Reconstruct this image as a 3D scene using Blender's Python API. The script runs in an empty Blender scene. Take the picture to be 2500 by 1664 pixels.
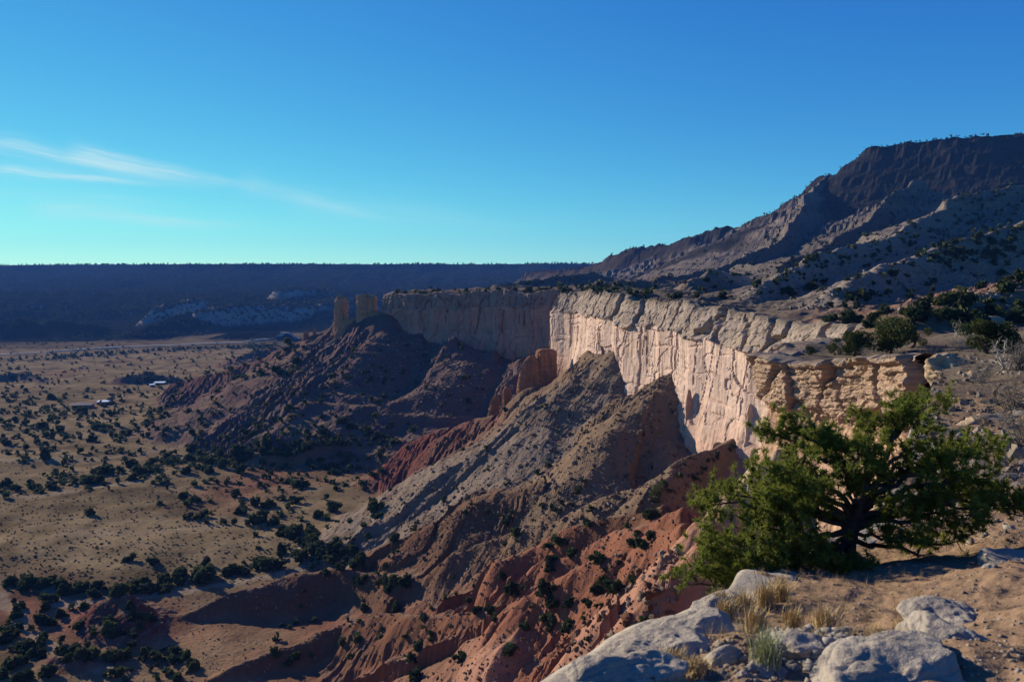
import bpy, math, random
import numpy as np

# ----------------------------------------------------------------------------------------
# camera, sky, sun, exposure
# ----------------------------------------------------------------------------------------
S = bpy.context.scene
C = S.collection
F = 1944.0                    # focal length in photo pixels (2500 wide, 28 mm lens)
HZ = 669.0                    # row of the level horizon in the photo
cam = bpy.data.cameras.new('camera')
cam.lens = 28.0
cam.sensor_width = 36.0
cam.shift_y = -(832.0 - HZ) / 2500.0
cam.clip_start = 0.1
cam.clip_end = 60000.0
cam.dof.use_dof = True
cam.dof.focus_distance = 260.0
cam.dof.aperture_fstop = 4.0
camo = bpy.data.objects.new('camera', cam)
camo.location = (0, 0, 0)
camo.rotation_euler = (math.radians(90), 0, 0)
C.objects.link(camo)
S.camera = camo

SUN_AZ, SUN_EL = -50.0, 18.0          # degrees from the view direction (left is negative), above horizon
az, el = math.radians(SUN_AZ), math.radians(SUN_EL)
SUN = np.array([math.sin(az) * math.cos(el), math.cos(az) * math.cos(el), math.sin(el)])
sl = bpy.data.lights.new('sun', 'SUN')
sl.energy = 5.0
sl.angle = math.radians(0.5)
sl.color = (1.0, 0.87, 0.70)
so = bpy.data.objects.new('sun', sl)
from mathutils import Vector
so.rotation_euler = Vector((-SUN[0], -SUN[1], -SUN[2])).to_track_quat('-Z', 'Y').to_euler()
C.objects.link(so)

world = bpy.data.worlds.new('World')
S.world = world
world.use_nodes = True
wt = world.node_tree
for n in list(wt.nodes):
    wt.nodes.remove(n)

class NT:
    """small helper to write node trees compactly"""
    def __init__(s, tree): s.t = tree
    def n(s, typ, **kw):
        nd = s.t.nodes.new(typ)
        ins = kw.pop('ins', {})
        for k, v in kw.items(): setattr(nd, k, v)
        for k, v in ins.items(): s.set(nd, k, v)
        return nd
    def set(s, nd, k, v):
        sock = nd.inputs[k]
        if hasattr(v, 'is_output'): s.t.links.new(v, sock)
        else: sock.default_value = v
    def math(s, op, a, b=None, c=None, clamp=False):
        nd = s.t.nodes.new('ShaderNodeMath'); nd.operation = op; nd.use_clamp = clamp
        for i, v in enumerate((a, b, c)):
            if v is not None: s.set(nd, i, v)
        return nd.outputs[0]
    def noise(s, vec, scale, detail=4, rough=0.55, dist=0.0):
        nd = s.n('ShaderNodeTexNoise', ins={'Scale': scale, 'Detail': detail, 'Roughness': rough, 'Distortion': dist})
        if vec is not None: s.set(nd, 'Vector', vec)
        return nd.outputs['Fac']
    def ramp(s, fac, stops, interp='LINEAR'):
        nd = s.t.nodes.new('ShaderNodeValToRGB'); s.set(nd, 'Fac', fac)
        cr = nd.color_ramp; cr.interpolation = interp
        while len(cr.elements) > len(stops): cr.elements.remove(cr.elements[-1])
        while len(cr.elements) < len(stops): cr.elements.new(0.5)
        for e, (p, c) in zip(cr.elements, stops):
            e.position = p; e.color = (c[0], c[1], c[2], 1) if not isinstance(c, (int, float)) else (c, c, c, 1)
        return nd.outputs['Color']
    def mix(s, fac, a, b, blend='MIX'):
        nd = s.t.nodes.new('ShaderNodeMix'); nd.data_type = 'RGBA'; nd.blend_type = blend
        s.set(nd, 0, fac)
        for i, v in ((6, a), (7, b)):
            s.set(nd, i, v if hasattr(v, 'is_output') else (v[0], v[1], v[2], 1))
        return nd.outputs[2]
    def mapping(s, vec, scale=(1, 1, 1), rot=(0, 0, 0), loc=(0, 0, 0)):
        nd = s.n('ShaderNodeMapping', ins={'Vector': vec, 'Scale': scale, 'Rotation': rot, 'Location': loc})
        return nd.outputs[0]

w = NT(wt)
sky = w.n('ShaderNodeTexSky')
sky.sky_type = 'NISHITA'
sky.sun_disc = False
sky.sun_elevation = el
sky.sun_rotation = az
sky.altitude = 2000.0
sky.air_density = 1.0
sky.dust_density = 0.0
sky.ozone_density = 3.0
# the photograph's own tone response to that sky, the same in every direction
_sp = w.n('ShaderNodeSeparateColor', ins={0: sky.outputs[0]})
gam = w.n('ShaderNodeCombineColor', ins={i: w.math('MULTIPLY', w.math('POWER', _sp.outputs[i], g_), k_) for i, (g_, k_) in enumerate(((1.4, 0.218), (1.08, 0.769), (0.45, 2.67)))})
# thin cirrus: combed streaks in the sky ahead and to the left, and a faint veil
geo = w.n('ShaderNodeTexCoord')
sep = w.n('ShaderNodeSeparateXYZ', ins={0: geo.outputs['Generated']})
yy = w.math('MAXIMUM', sep.outputs[1], 0.05)
cu = w.math('DIVIDE', sep.outputs[0], yy)
cw = w.math('DIVIDE', sep.outputs[2], yy)
cv = w.n('ShaderNodeCombineXYZ', ins={0: cu, 1: cw})
warp = w.n('ShaderNodeTexNoise', ins={'Vector': cv.outputs[0], 'Scale': 7.0, 'Detail': 3})
wv = w.n('ShaderNodeVectorMath', operation='MULTIPLY_ADD', ins={0: warp.outputs['Color'], 1: (0.02, 0.022, 0), 2: cv.outputs[0]})
wsep = w.n('ShaderNodeSeparateXYZ', ins={0: wv.outputs[0]})
total = None
for (ax, ay, bx, by, wd, amp, rot) in ((-60, 338, 560, 462, 16, 1.0, 1), (150, 360, 650, 462, 13, 1.2, 1), (-40, 408, 440, 452, 11, 1.1, 1), (60, 512, 660, 548, 16, 0.6, 0),
                                       (560, 440, 1000, 545, 18, 0.4, 1), (680, 480, 1300, 560, 26, 0.2, 0), (-60, 470, 500, 500, 26, 0.22, 0)):
    ua, va, ub, vb = (ax - 1250) / F + 0.01, (HZ - ay) / F + 0.011, (bx - 1250) / F + 0.01, (HZ - by) / F + 0.011
    dx, dy = ub - ua, vb - va
    L = math.hypot(dx, dy); dx, dy = dx / L, dy / L
    t = w.math('ADD', w.math('MULTIPLY', w.math('SUBTRACT', wsep.outputs[0], ua), dx), w.math('MULTIPLY', w.math('SUBTRACT', wsep.outputs[1], va), dy))
    n = w.math('ADD', w.math('MULTIPLY', w.math('SUBTRACT', wsep.outputs[0], ua), -dy), w.math('MULTIPLY', w.math('SUBTRACT', wsep.outputs[1], va), dx))
    tn = w.math('DIVIDE', t, L)
    g = w.math('DIVIDE', n, w.math('MULTIPLY', w.math('SUBTRACT', 1.5, tn), wd / F))
    g = w.math('EXPONENT', w.math('MULTIPLY', w.math('MULTIPLY', g, g), -1.0))
    e = w.ramp(tn, [(0.0, 0.0), (0.12, 1.0), (0.6, 1.0), (1.0, 0.0)])
    fib = w.n('ShaderNodeCombineXYZ', ins={0: w.math('MULTIPLY', t, 9.0), 1: w.math('MULTIPLY', n, 150.0), 2: ax * 0.01})
    fb = w.ramp(w.noise(fib.outputs[0], 1.0, 5, 0.6, 0.4), [(0.3, 0.15), (0.7, 1.0)])
    v = w.math('MULTIPLY', w.math('MULTIPLY', g, e), w.math('MULTIPLY', fb, amp))
    total = v if total is None else w.math('ADD', total, v)
cir = w.math('MULTIPLY', w.math('MINIMUM', total, 1.0), 0.62)
skyc = w.mix(cir, gam.outputs[0], (5.6, 7.2, 7.1))
bg = w.n('ShaderNodeBackground', ins={'Color': skyc, 'Strength': 0.066})
wo = w.n('ShaderNodeOutputWorld', ins={'Surface': bg.outputs[0]})

S.view_settings.view_transform = 'Standard'
S.view_settings.look = 'None'
S.view_settings.exposure = 0.9
S.view_settings.gamma = 1.0
S.view_settings.use_curve_mapping = False
S.cycles.max_bounces = 6
S.cycles.transparent_max_bounces = 8
S.cycles.volume_bounces = 0
S.cycles.use_denoising = True

# ----------------------------------------------------------------------------------------
# numeric helpers
# ----------------------------------------------------------------------------------------
rng = np.random.default_rng(7)
random.seed(7)
_perm = rng.permutation(256)
_perm = np.concatenate([_perm, _perm, _perm]).astype(np.int64)
_ga = rng.uniform(0, 2 * np.pi, 256)
_gx, _gy = np.cos(_ga), np.sin(_ga)
_g3 = rng.normal(size=(256, 3)); _g3 /= np.linalg.norm(_g3, axis=1)[:, None]

def pn2(x, y, seed=0):
    x = np.asarray(x, float) + seed * 17.37; y = np.asarray(y, float) + seed * 9.71
    x0 = np.floor(x); y0 = np.floor(y); fx = x - x0; fy = y - y0
    xi = x0.astype(np.int64) & 255; yi = y0.astype(np.int64) & 255
    u = fx * fx * fx * (fx * (fx * 6 - 15) + 10); v = fy * fy * fy * (fy * (fy * 6 - 15) + 10)
    def g(ix, iy, dx, dy):
        h = _perm[_perm[ix & 255] + (iy & 255)]
        return _gx[h] * dx + _gy[h] * dy
    a = g(xi, yi, fx, fy); b = g(xi + 1, yi, fx - 1, fy)
    c = g(xi, yi + 1, fx, fy - 1); d = g(xi + 1, yi + 1, fx - 1, fy - 1)
    return ((a + (b - a) * u) * (1 - v) + (c + (d - c) * u) * v) * 1.5

def pn3(x, y, z, seed=0):
    x = np.asarray(x, float) + seed * 13.1; y = np.asarray(y, float) + seed * 7.7; z = np.asarray(z, float) + seed * 3.3
    x0 = np.floor(x); y0 = np.floor(y); z0 = np.floor(z); fx = x - x0; fy = y - y0; fz = z - z0
    xi = x0.astype(np.int64) & 255; yi = y0.astype(np.int64) & 255; zi = z0.astype(np.int64) & 255
    q = lambda f: f * f * f * (f * (f * 6 - 15) + 10)
    u, v, t = q(fx), q(fy), q(fz)
    def g(ix, iy, iz, dx, dy, dz):
        h = _perm[_perm[_perm[ix & 255] + (iy & 255)] + (iz & 255)]
        gg = _g3[h]
        return gg[..., 0] * dx + gg[..., 1] * dy + gg[..., 2] * dz
    L = lambda a, b, k: a + (b - a) * k
    r0 = L(L(g(xi, yi, zi, fx, fy, fz), g(xi + 1, yi, zi, fx - 1, fy, fz), u),
           L(g(xi, yi + 1, zi, fx, fy - 1, fz), g(xi + 1, yi + 1, zi, fx - 1, fy - 1, fz), u), v)
    r1 = L(L(g(xi, yi, zi + 1, fx, fy, fz - 1), g(xi + 1, yi, zi + 1, fx - 1, fy, fz - 1), u),
           L(g(xi, yi + 1, zi + 1, fx, fy - 1, fz - 1), g(xi + 1, yi + 1, zi + 1, fx - 1, fy - 1, fz - 1), u), v)
    return L(r0, r1, t) * 1.5

def fbm2(x, y, oct=4, seed=0, gain=0.5):
    s = 0.0; a = 1.0; f = 1.0
    for o in range(oct):
        s = s + a * pn2(x * f, y * f, seed + o); a *= gain; f *= 2.03
    return s
def fbm3(x, y, z, oct=4, seed=0, gain=0.5):
    s = 0.0; a = 1.0; f = 1.0
    for o in range(oct):
        s = s + a * pn3(x * f, y * f, z * f, seed + o); a *= gain; f *= 2.03
    return s
def ridged2(x, y, oct=3, seed=0):
    s = 0.0; a = 1.0; f = 1.0
    for o in range(oct):
        s = s + a * (1 - np.abs(pn2(x * f, y * f, seed + o)) * 1.6); a *= 0.5; f *= 2.1
    return s / 1.75
def ss(a, b, x):
    t = np.clip((x - a) / (b - a), 0, 1)
    return t * t * (3 - 2 * t)
def cell2(x, y, seed=0):
    """worley: distance to nearest and second nearest feature, and a random id"""
    x = np.asarray(x, float); y = np.asarray(y, float)
    xi = np.floor(x).astype(np.int64); yi = np.floor(y).astype(np.int64)
    d1 = np.full(x.shape, 9.0); d2 = np.full(x.shape, 9.0); idd = np.zeros(x.shape)
    for i in (-1, 0, 1):
        for j in (-1, 0, 1):
            h = _perm[_perm[(xi + i + seed * 31) & 255] + ((yi + j) & 255)]
            h2 = _perm[h + 37]
            dx = xi + i + h / 256.0 - x; dy = yi + j + h2 / 256.0 - y
            d = np.sqrt(dx * dx + dy * dy)
            nw = d < d1
            d2 = np.where(nw, d1, np.minimum(d2, d))
            idd = np.where(nw, _perm[h + 91] / 256.0, idd)
            d1 = np.where(nw, d, d1)
    return d1, d2, idd

def P(px, py, d=None, z=None):
    """a point in the place: along photo pixel (px, py), at distance d ahead or at height z"""
    if d is None: d = z / ((HZ - py) / F)
    return ((px - 1250.0) / F * d, d, (HZ - py) / F * d)

def mesh_obj(name, verts, faces, mat=None, parent=None, smooth=True, cols=None, kind=None, label=None, cat=None, group=None, mats=None, midx=None):
    verts = np.asarray(verts, np.float32)
    me = bpy.data.meshes.new(name)
    if isinstance(faces, np.ndarray) and faces.ndim == 2:
        n, k = faces.shape
        me.vertices.add(len(verts)); me.vertices.foreach_set('co', verts.ravel())
        me.loops.add(n * k); me.loops.foreach_set('vertex_index', faces.astype(np.int32).ravel())
        me.polygons.add(n)
        me.polygons.foreach_set('loop_start', np.arange(0, n * k, k, dtype=np.int32))
        me.polygons.foreach_set('loop_total', np.full(n, k, dtype=np.int32))
    else:
        me.from_pydata([tuple(map(float, v)) for v in verts], [], [tuple(int(i) for i in f) for f in faces])
    me.update(calc_edges=True)
    me.polygons.foreach_set('use_smooth', np.full(len(me.polygons), bool(smooth)))
    if cols is not None:
        a = me.color_attributes.new('Col', 'FLOAT_COLOR', 'POINT')
        c4 = np.ones((len(verts), 4), np.float32); c4[:, :cols.shape[1]] = cols
        a.data.foreach_set('color', c4.ravel())
    for m in (mats or ([mat] if mat else [])): me.materials.append(m)
    if midx is not None: me.polygons.foreach_set('material_index', np.asarray(midx, np.int32))
    o = bpy.data.objects.new(name, me)
    C.objects.link(o)
    if parent is not None: o.parent = parent
    tag(o, label, cat, group, kind)
    return o
def tag(o, label=None, cat=None, group=None, kind=None):
    if label: o['label'] = label
    if cat: o['category'] = cat
    if group: o['group'] = group
    if kind: o['kind'] = kind
    return o
def empty(name, loc=(0, 0, 0), label=None, cat=None, group=None):
    o = bpy.data.objects.new(name, None); C.objects.link(o); o.location = loc
    o.empty_display_size = 0.2
    return tag(o, label, cat, group)

# ----------------------------------------------------------------------------------------
# materials
# ----------------------------------------------------------------------------------------
def new_mat(name):
    m = bpy.data.materials.new(name); m.use_nodes = True
    t = m.node_tree
    for n in list(t.nodes): t.nodes.remove(n)
    b = t.nodes.new('ShaderNodeBsdfPrincipled'); o = t.nodes.new('ShaderNodeOutputMaterial')
    t.links.new(b.outputs[0], o.inputs[0])
    b.inputs['Roughness'].default_value = 0.95
    b.inputs['Specular IOR Level'].default_value = 0.0
    return m, NT(t), b

def terrain_mat(name, fine=0.5, mid=0.06, bump=0.6, bump_d=0.6, var=0.35):
    """colour from the ground's own zones, broken up by grain at three sizes"""
    m, t, b = new_mat(name)
    co = t.n('ShaderNodeTexCoord').outputs['Object']
    col = t.n('ShaderNodeVertexColor', layer_name='Col').outputs['Color']
    a = t.noise(co, mid, 5, 0.6)
    c = t.noise(co, fine, 6, 0.65)
    v = t.math('ADD', t.math('MULTIPLY', a, 0.6), t.math('MULTIPLY', c, 0.8))
    v = t.math('ADD', t.math('MULTIPLY', t.math('SUBTRACT', v, 0.7), var * 2.4), 1.0)
    v = t.math('MULTIPLY', v, 0.73)
    vv = t.n('ShaderNodeCombineXYZ', ins={0: v, 1: v, 2: v}).outputs[0]
    cc = t.mix(1.0, col, vv, 'MULTIPLY')
    t.set(b, 'Base Color', cc)
    vo = t.n('ShaderNodeTexVoronoi', ins={'Vector': co, 'Scale': fine * 1.3}).outputs['Distance']
    h = t.math('ADD', c, t.math('MULTIPLY', vo, 0.35))
    bp = t.n('ShaderNodeBump', ins={'Strength': bump, 'Distance': bump_d, 'Height': h})
    t.set(b, 'Normal', bp.outputs[0])
    return m

def cliff_mat(name, streak=1.0, fine=0.6):
    """massive sandstone: pale colour zones, faint bedding, long dark run-off streaks"""
    m, t, b = new_mat(name)
    co = t.n('ShaderNodeTexCoord').outputs['Object']
    col = t.n('ShaderNodeVertexColor', layer_name='Col').outputs['Color']
    sv = t.noise(t.mapping(co, scale=(0.55, 0.55, 0.022)), 1.0, 6, 0.6, 0.3)
    bed = t.noise(t.mapping(co, scale=(0.02, 0.02, 0.9)), 1.0, 4, 0.6, 0.1)
    gr = t.noise(co, fine, 7, 0.68)
    v = t.math('ADD', t.math('MULTIPLY', t.math('SUBTRACT', bed, 0.5), 0.30), 1.0)
    fs = t.noise(t.mapping(co, scale=(1.3, 1.3, 0.035)), 1.0, 4, 0.6)
    v = t.math('ADD', v, t.math('MULTIPLY', t.math('SUBTRACT', fs, 0.5), 0.5 * streak))
    v = t.math('ADD', v, t.math('MULTIPLY', t.math('SUBTRACT', gr, 0.5), 0.4))
    v = t.math('MULTIPLY', v, 0.79)
    vv = t.n('ShaderNodeCombineXYZ', ins={0: v, 1: v, 2: v}).outputs[0]
    cc = t.mix(1.0, col, vv, 'MULTIPLY')
    dk = t.ramp(sv, [(0.53, 0.0), (0.66, 1.0)])
    cc = t.mix(t.math('MULTIPLY', dk, 0.72 * streak), cc, (0.13, 0.09, 0.068))
    ye = t.ramp(t.noise(t.mapping(co, scale=(0.07, 0.07, 0.05)), 1.0, 3, 0.5), [(0.55, 0.0), (0.75, 1.0)])
    cc = t.mix(t.math('MULTIPLY', ye, 0.22), cc, (0.50, 0.36, 0.20))
    t.set(b, 'Base Color', cc)
    h = t.math('ADD', t.math('MULTIPLY', gr, 0.9), t.math('MULTIPLY', bed, 0.35))
    bp = t.n('ShaderNodeBump', ins={'Strength': 0.55, 'Distance': 0.45, 'Height': h})
    t.set(b, 'Normal', bp.outputs[0])
    return m

M_terr = terrain_mat('eroded_slope')
M_far = terrain_mat('far_slope', fine=0.05, mid=0.006, bump=0.35, bump_d=5.0, var=0.25)
M_near = terrain_mat('stony_soil', fine=9.0, mid=0.8, bump=0.9, bump_d=0.03, var=0.4)
M_mid = terrain_mat('bench_soil', fine=1.6, mid=0.15, bump=0.7, bump_d=0.25, var=0.4)
M_cliff = cliff_mat('sandstone_cliff')
M_ledge = cliff_mat('ledge_sandstone', streak=0.6, fine=1.6)

def rock_mat():
    m, t, b = new_mat('grey_limestone')
    co = t.n('ShaderNodeTexCoord').outputs['Object']
    big = t.noise(co, 1.6, 5, 0.6); fine = t.noise(co, 14.0, 6, 0.7); pit = t.noise(co, 38.0, 4, 0.6)
    c = t.ramp(big, [(0.32, (0.22, 0.19, 0.155)), (0.55, (0.32, 0.28, 0.225)), (0.75, (0.36, 0.29, 0.205))])
    li = t.ramp(fine, [(0.50, 0.0), (0.62, 1.0)])
    c = t.mix(t.math('MULTIPLY', li, 0.55), c, (0.16, 0.155, 0.145))
    t.set(b, 'Base Color', c)
    h = t.math('ADD', fine, t.math('MULTIPLY', pit, 0.45))
    bp = t.n('ShaderNodeBump', ins={'Strength': 0.9, 'Distance': 0.025, 'Height': h})
    t.set(b, 'Normal', bp.outputs[0])
    return m
M_rock = rock_mat()

# ----------------------------------------------------------------------------------------
# the lie of the land
# ----------------------------------------------------------------------------------------
# rim of the bench, from beside the camera to the far towers: x, y, top z, foot z
RIM = np.array([
    (-0.9, -8.0, -1.6, -32), (-0.25, 1.6, -1.7, -32), (0.10, 3.3, -1.85, -32), (0.58, 4.6, -2.1, -33), (2.0, 7.2, -2.88, -34),
    (3.2, 10.4, -3.7, -35), (5.4, 12.2, -3.97, -35), (8.2, 17, -4.4, -36), (16.9, 33, -5.6, -38), (29.6, 56, -7.3, -38),
    (40.2, 75, -8.9, -36), (40.5, 87, -10.0, -35), (37.8, 99, -11.0, -36), (34.5, 108, -11.7, -38), (42, 120, -12.2, -42),
    (56, 142, -12.6, -46), (72, 175, -13.2, -52), (85, 203, -14.2, -56), (93, 226, -15.6, -58), (88, 258, -15.4, -60),
    (72, 311, -13.5, -62), (56, 364, -10.5, -55), (43, 420, -9.6, -50), (37, 460, -9.8, -56), (24, 480, -9.6, -62),
    (40, 502, -10, -64), (54, 560, -12, -66), (40, 636, -13.5, -66), (-10, 664, -14.5, -64), (-62, 694, -16, -60),
    (-100, 715, -17.0, -52), (-117, 727, -17.6, -50), (-111, 756, -18, -52), (-60, 830, -17, -70), (20, 1000, -17, -80),
    (75, 1400, -17, -32), (85, 2000, -18, -26), (10, 2650, -18, -22)])
POLY = np.concatenate([RIM[:, :2], [(600, 3050), (9000, 3100), (9000, -8)]])

def _inset(p, amt):
    t = np.gradient(p, axis=0); t /= np.linalg.norm(t, axis=1)[:, None]
    return p + np.stack([t[:, 1], -t[:, 0]], -1) * amt[:, None]
_amt = np.array([0.12] * 8 + [0.3] * 2 + [1.3] * 6 + [4.0] + [5.5] * 8 + [4.0] + [5.0] * 20)[:len(RIM)]
POLY[:len(RIM)] = _inset(RIM[:, :2].copy(), _amt)

def inside(x, y):
    c = np.zeros(x.shape, bool)
    n = len(POLY)
    for i in range(n):
        x1, y1 = POLY[i]; x2, y2 = POLY[(i + 1) % n]
        if y1 == y2: continue
        k = ((y1 > y) != (y2 > y))
        c ^= k & (x < (x2 - x1) * (y - y1) / (y2 - y1) + x1)
    return c

TAN = (0.185, 0.128, 0.085); GREY = (0.195, 0.152, 0.118); BROWN = (0.140, 0.074, 0.047); RED = (0.225, 0.098, 0.060)
MAROON = (0.135, 0.050, 0.042); PINK = (0.34, 0.18, 0.12); GRASS = (0.215, 0.158, 0.087); CREAM = (0.44, 0.34, 0.23)
BENCH = (0.160, 0.128, 0.095); MAUVE = (0.138, 0.090, 0.080); SOIL = (0.27, 0.18, 0.113); DKRED = (0.135, 0.056, 0.042)

class Ridge:
    def __init__(s, pts, k=0.75, kf=None, D=260.0, r=2.0, ra=2.0, rl=9.0, col=BROWN, col2=None, cls='talus', sm=4.0, reach=160.0, flat=0.0):
        s.flat = flat; s.kf = kf or k
        s.p = np.array(pts, float); s.k = k; s.D = D; s.r = r; s.ra = ra; s.rl = rl; s.col = np.array(col)
        s.col2 = np.array(col2 if col2 is not None else col); s.cls = cls; s.sm = sm; s.reach = reach
    def bbox(s):
        a = s.p[:, :2].min(0) - s.reach; b = s.p[:, :2].max(0) + s.reach
        return a, b
    def ev(s, x, y, seed):
        best = np.full(x.shape, -1e9); bd = np.zeros(x.shape); bs = np.zeros(x.shape); bt = np.zeros(x.shape)
        acc = 0.0; tot = np.sum(np.linalg.norm(np.diff(s.p[:, :2], axis=0), axis=1)) + 1e-6
        for i in range(len(s.p) - 1):
            a, b = s.p[i], s.p[i + 1]
            dx, dy = b[0] - a[0], b[1] - a[1]; L2 = dx * dx + dy * dy + 1e-9; L = math.sqrt(L2)
            t = np.clip(((x - a[0]) * dx + (y - a[1]) * dy) / L2, 0, 1)
            d = np.hypot(x - (a[0] + t * dx), y - (a[1] + t * dy))
            zc = a[2] + (b[2] - a[2]) * t
            dd = np.sqrt(np.maximum(d - s.flat, 0) ** 2 + s.r * s.r) - s.r
            kk = np.where(dx * (y - a[1]) - dy * (x - a[0]) > 0, s.kf, s.k)
            h = zc - s.D * (1 - np.exp(-kk * dd / s.D))
            m = h > best
            best = np.where(m, h, best); bd = np.where(m, d, bd); bs = np.where(m, acc + t * L, bs)
            bt = np.where(m, (acc + t * L) / tot, bt)
            acc += L
        if s.ra > 0:
            wob = pn2(bs / (s.rl * 2.2), bd / (s.rl * 3.0), seed + 40) * s.rl * 0.5
            rr = ridged2((bs + wob) / s.rl, bd / (s.rl * 7.0), 3, seed)
            r2 = ridged2((bs + wob * 0.6 + 0.35 * bd) / (s.rl * 0.42), bd / (s.rl * 3.0), 2, seed + 20)
            best = best - s.ra * ((1 - rr) * 2.3 + (1 - r2) * 0.75) * ss(0.5, 14.0, bd)
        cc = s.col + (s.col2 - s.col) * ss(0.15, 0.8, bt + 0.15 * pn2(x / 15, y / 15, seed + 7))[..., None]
        return best, cc

R = []
# talus cone leaning on the lit wall, and its fan
R.append(Ridge([P(1488, 860, 388), P(1435, 860, 416), P(1389, 891, 430), P(1312, 944, 445), P(1236, 1002, 455), P(1125, 1036, 480), P(998, 1082, 505), P(899, 1174, 500)],
               k=1.0, kf=1.0, r=9, D=400, ra=2.0, rl=5, col=TAN, col2=MAROON))
R.append(Ridge([P(1488, 860, 388), P(1510, 895, 375), P(1500, 950, 366), P(1440, 1040, 362), P(1330, 1110, 357), P(1200, 1146, 370), P(1102, 1179, 378), P(1014, 1206, 385), P(914, 1232, 398), P(723, 1340, 386)],
               k=0.8, kf=1.1, r=5, D=260, ra=1.7, rl=7, col=GREY, col2=BROWN))
R.append(Ridge([P(1435, 862, 416), P(1380, 950, 412), P(1290, 1040, 415), P(1180, 1100, 425), P(1050, 1140, 440), P(960, 1190, 450)], k=0.75, D=260, ra=2.0, rl=5, col=GREY, col2=MAROON))
# second cone
R.append(Ridge([P(1629, 918, 328), P(1618, 956, 322), P(1600, 1000, 318), P(1530, 1109, 310), P(1450, 1144, 305), P(1340, 1165, 310), P(1213, 1186, 318), P(1194, 1217, 316), P(1083, 1271, 318), P(945, 1366, 322), P(872, 1408, 322)],
               k=0.85, kf=1.15, r=11, D=260, ra=1.9, rl=7, col=TAN, col2=BROWN))
# ridge that starts at the wall behind the ledge
R.append(Ridge([P(1815, 1058, 282), P(1700, 1112, 266), P(1600, 1171, 252), P(1427, 1252, z=-78), P(1328, 1294, z=-85), P(1266, 1296, z=-89), P(1121, 1347, z=-100), P(1018, 1408, z=-112), P(900, 1396, z=-116), P(708, 1406, z=-121), P(593, 1431, z=-124), P(440, 1504, z=-131)],
               k=0.9, kf=1.25, D=260, ra=1.6, rl=7, col=TAN, col2=BROWN, reach=120))
# red fins
R.append(Ridge([P(1640, 1230, z=-62), P(1557, 1251, z=-68), P(1408, 1290, z=-76), P(1251, 1370, z=-88), P(1182, 1462, z=-102)], k=0.7, kf=1.5, D=260, ra=3.0, rl=7, col=BROWN, col2=RED, cls='badland', sm=2, reach=90))
R.append(Ridge([P(1680, 1235, z=-56), P(1600, 1259, z=-62), P(1484, 1309, z=-70), P(1350, 1378, z=-80), P(1266, 1416, z=-87), P(1213, 1462, z=-94)], k=0.7, kf=1.5, D=260, ra=3.0, rl=7, col=RED, col2=RED, cls='badland', sm=2, reach=90))
R.append(Ridge([P(1660, 1275, z=-53), P(1580, 1294, z=-60), P(1427, 1382, z=-72), P(1328, 1416, z=-78), P(1263, 1466, z=-85)], k=0.7, kf=1.5, D=260, ra=3.0, rl=7, col=RED, col2=RED, cls='badland', sm=2, reach=90))
R.append(Ridge([P(1330, 1330, z=-91), P(1150, 1425, z=-109), P(960, 1482, z=-121), P(870, 1505, z=-126)], k=0.45, D=60, ra=1.2, rl=6, col=RED, col2=DKRED, cls='badland', sm=4, reach=90))
# long low ridge along the foot of the picture
R.append(Ridge([P(1660, 1400, z=-54), P(1560, 1430, z=-64), P(1465, 1454, z=-75), P(1297, 1477, z=-88), P(1102, 1492, z=-100), P(834, 1523, z=-118), P(700, 1580, z=-125), P(574, 1634, z=-129), P(480, 1690, z=-132)],
               k=0.85, kf=1.2, D=260, ra=2.0, rl=6, col=RED, col2=BROWN, cls='badland', sm=3, reach=110))
R.append(Ridge([P(1300, 1540, z=-88), P(1160, 1570, z=-98), P(1080, 1640, z=-108), P(1020, 1700, z=-116)], k=0.8, D=60, ra=1.5, rl=7, col=PINK, col2=BROWN, cls='badland', sm=3, reach=60))
# ribs under the near ledge: cream rib running down into red flutes
R.append(Ridge([P(1960, 1075, 104), P(1870, 1120, 103), P(1800, 1198, 101), P(1730, 1290, 98), P(1660, 1395, 95)], k=1.2, kf=1.3, D=260, r=1.5, ra=2.4, rl=4, col=CREAM, col2=PINK, cls='badland', sm=2, reach=60))
R.append(Ridge([P(1720, 1262, 98), P(1650, 1330, 97), P(1560, 1420, 96), P(1480, 1512, 96), P(1400, 1590, 98), P(1340, 1660, 100)], k=1.0, D=260, ra=3.4, rl=5.5, col=PINK, col2=RED, cls='badland', sm=2, reach=70))
R.append(Ridge([P(1760, 1330, 84), P(1660, 1440, 82), P(1570, 1540, 82), P(1500, 1640, 82)], k=1.1, D=260, ra=3.0, rl=4.5, col=PINK, col2=RED, cls='badland', sm=2, reach=60))
# far talus below the towers and the shaded wall
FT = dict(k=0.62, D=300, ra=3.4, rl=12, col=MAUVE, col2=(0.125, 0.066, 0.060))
R.append(Ridge([P(960, 765, 722), P(815, 791, 760), P(738, 833, 785), P(704, 845, 790), P(574, 898, 860), P(474, 921, 910), P(421, 937, 930), P(345, 985, 925)], **FT))
R.append(Ridge([P(900, 815, 735), P(761, 887, z=-90), P(612, 960, z=-121), P(490, 1017, z=-145)], **FT))
R.append(Ridge([P(1010, 812, 700), P(880, 870, 745), P(765, 929, z=-105), P(689, 975, z=-120), P(597, 1040, z=-141)], **FT))
R.append(Ridge([P(1000, 880, 720), P(900, 930, 735), P(820, 980, 735), P(740, 1032, 740)], **FT))
R.append(Ridge([P(1200, 850, 650), P(1083, 918, z=-88), P(968, 964, z=-108), P(891, 990, z=-122), P(807, 1052, z=-139)], **FT))
R.append(Ridge([P(1290, 870, 620), P(1180, 925, 640), P(1080, 985, 640), P(1010, 1040, 640)], **FT))
R.append(Ridge([P(1130, 822, 665), P(1050, 862, 690), P(960, 880, 705)], **FT))
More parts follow.
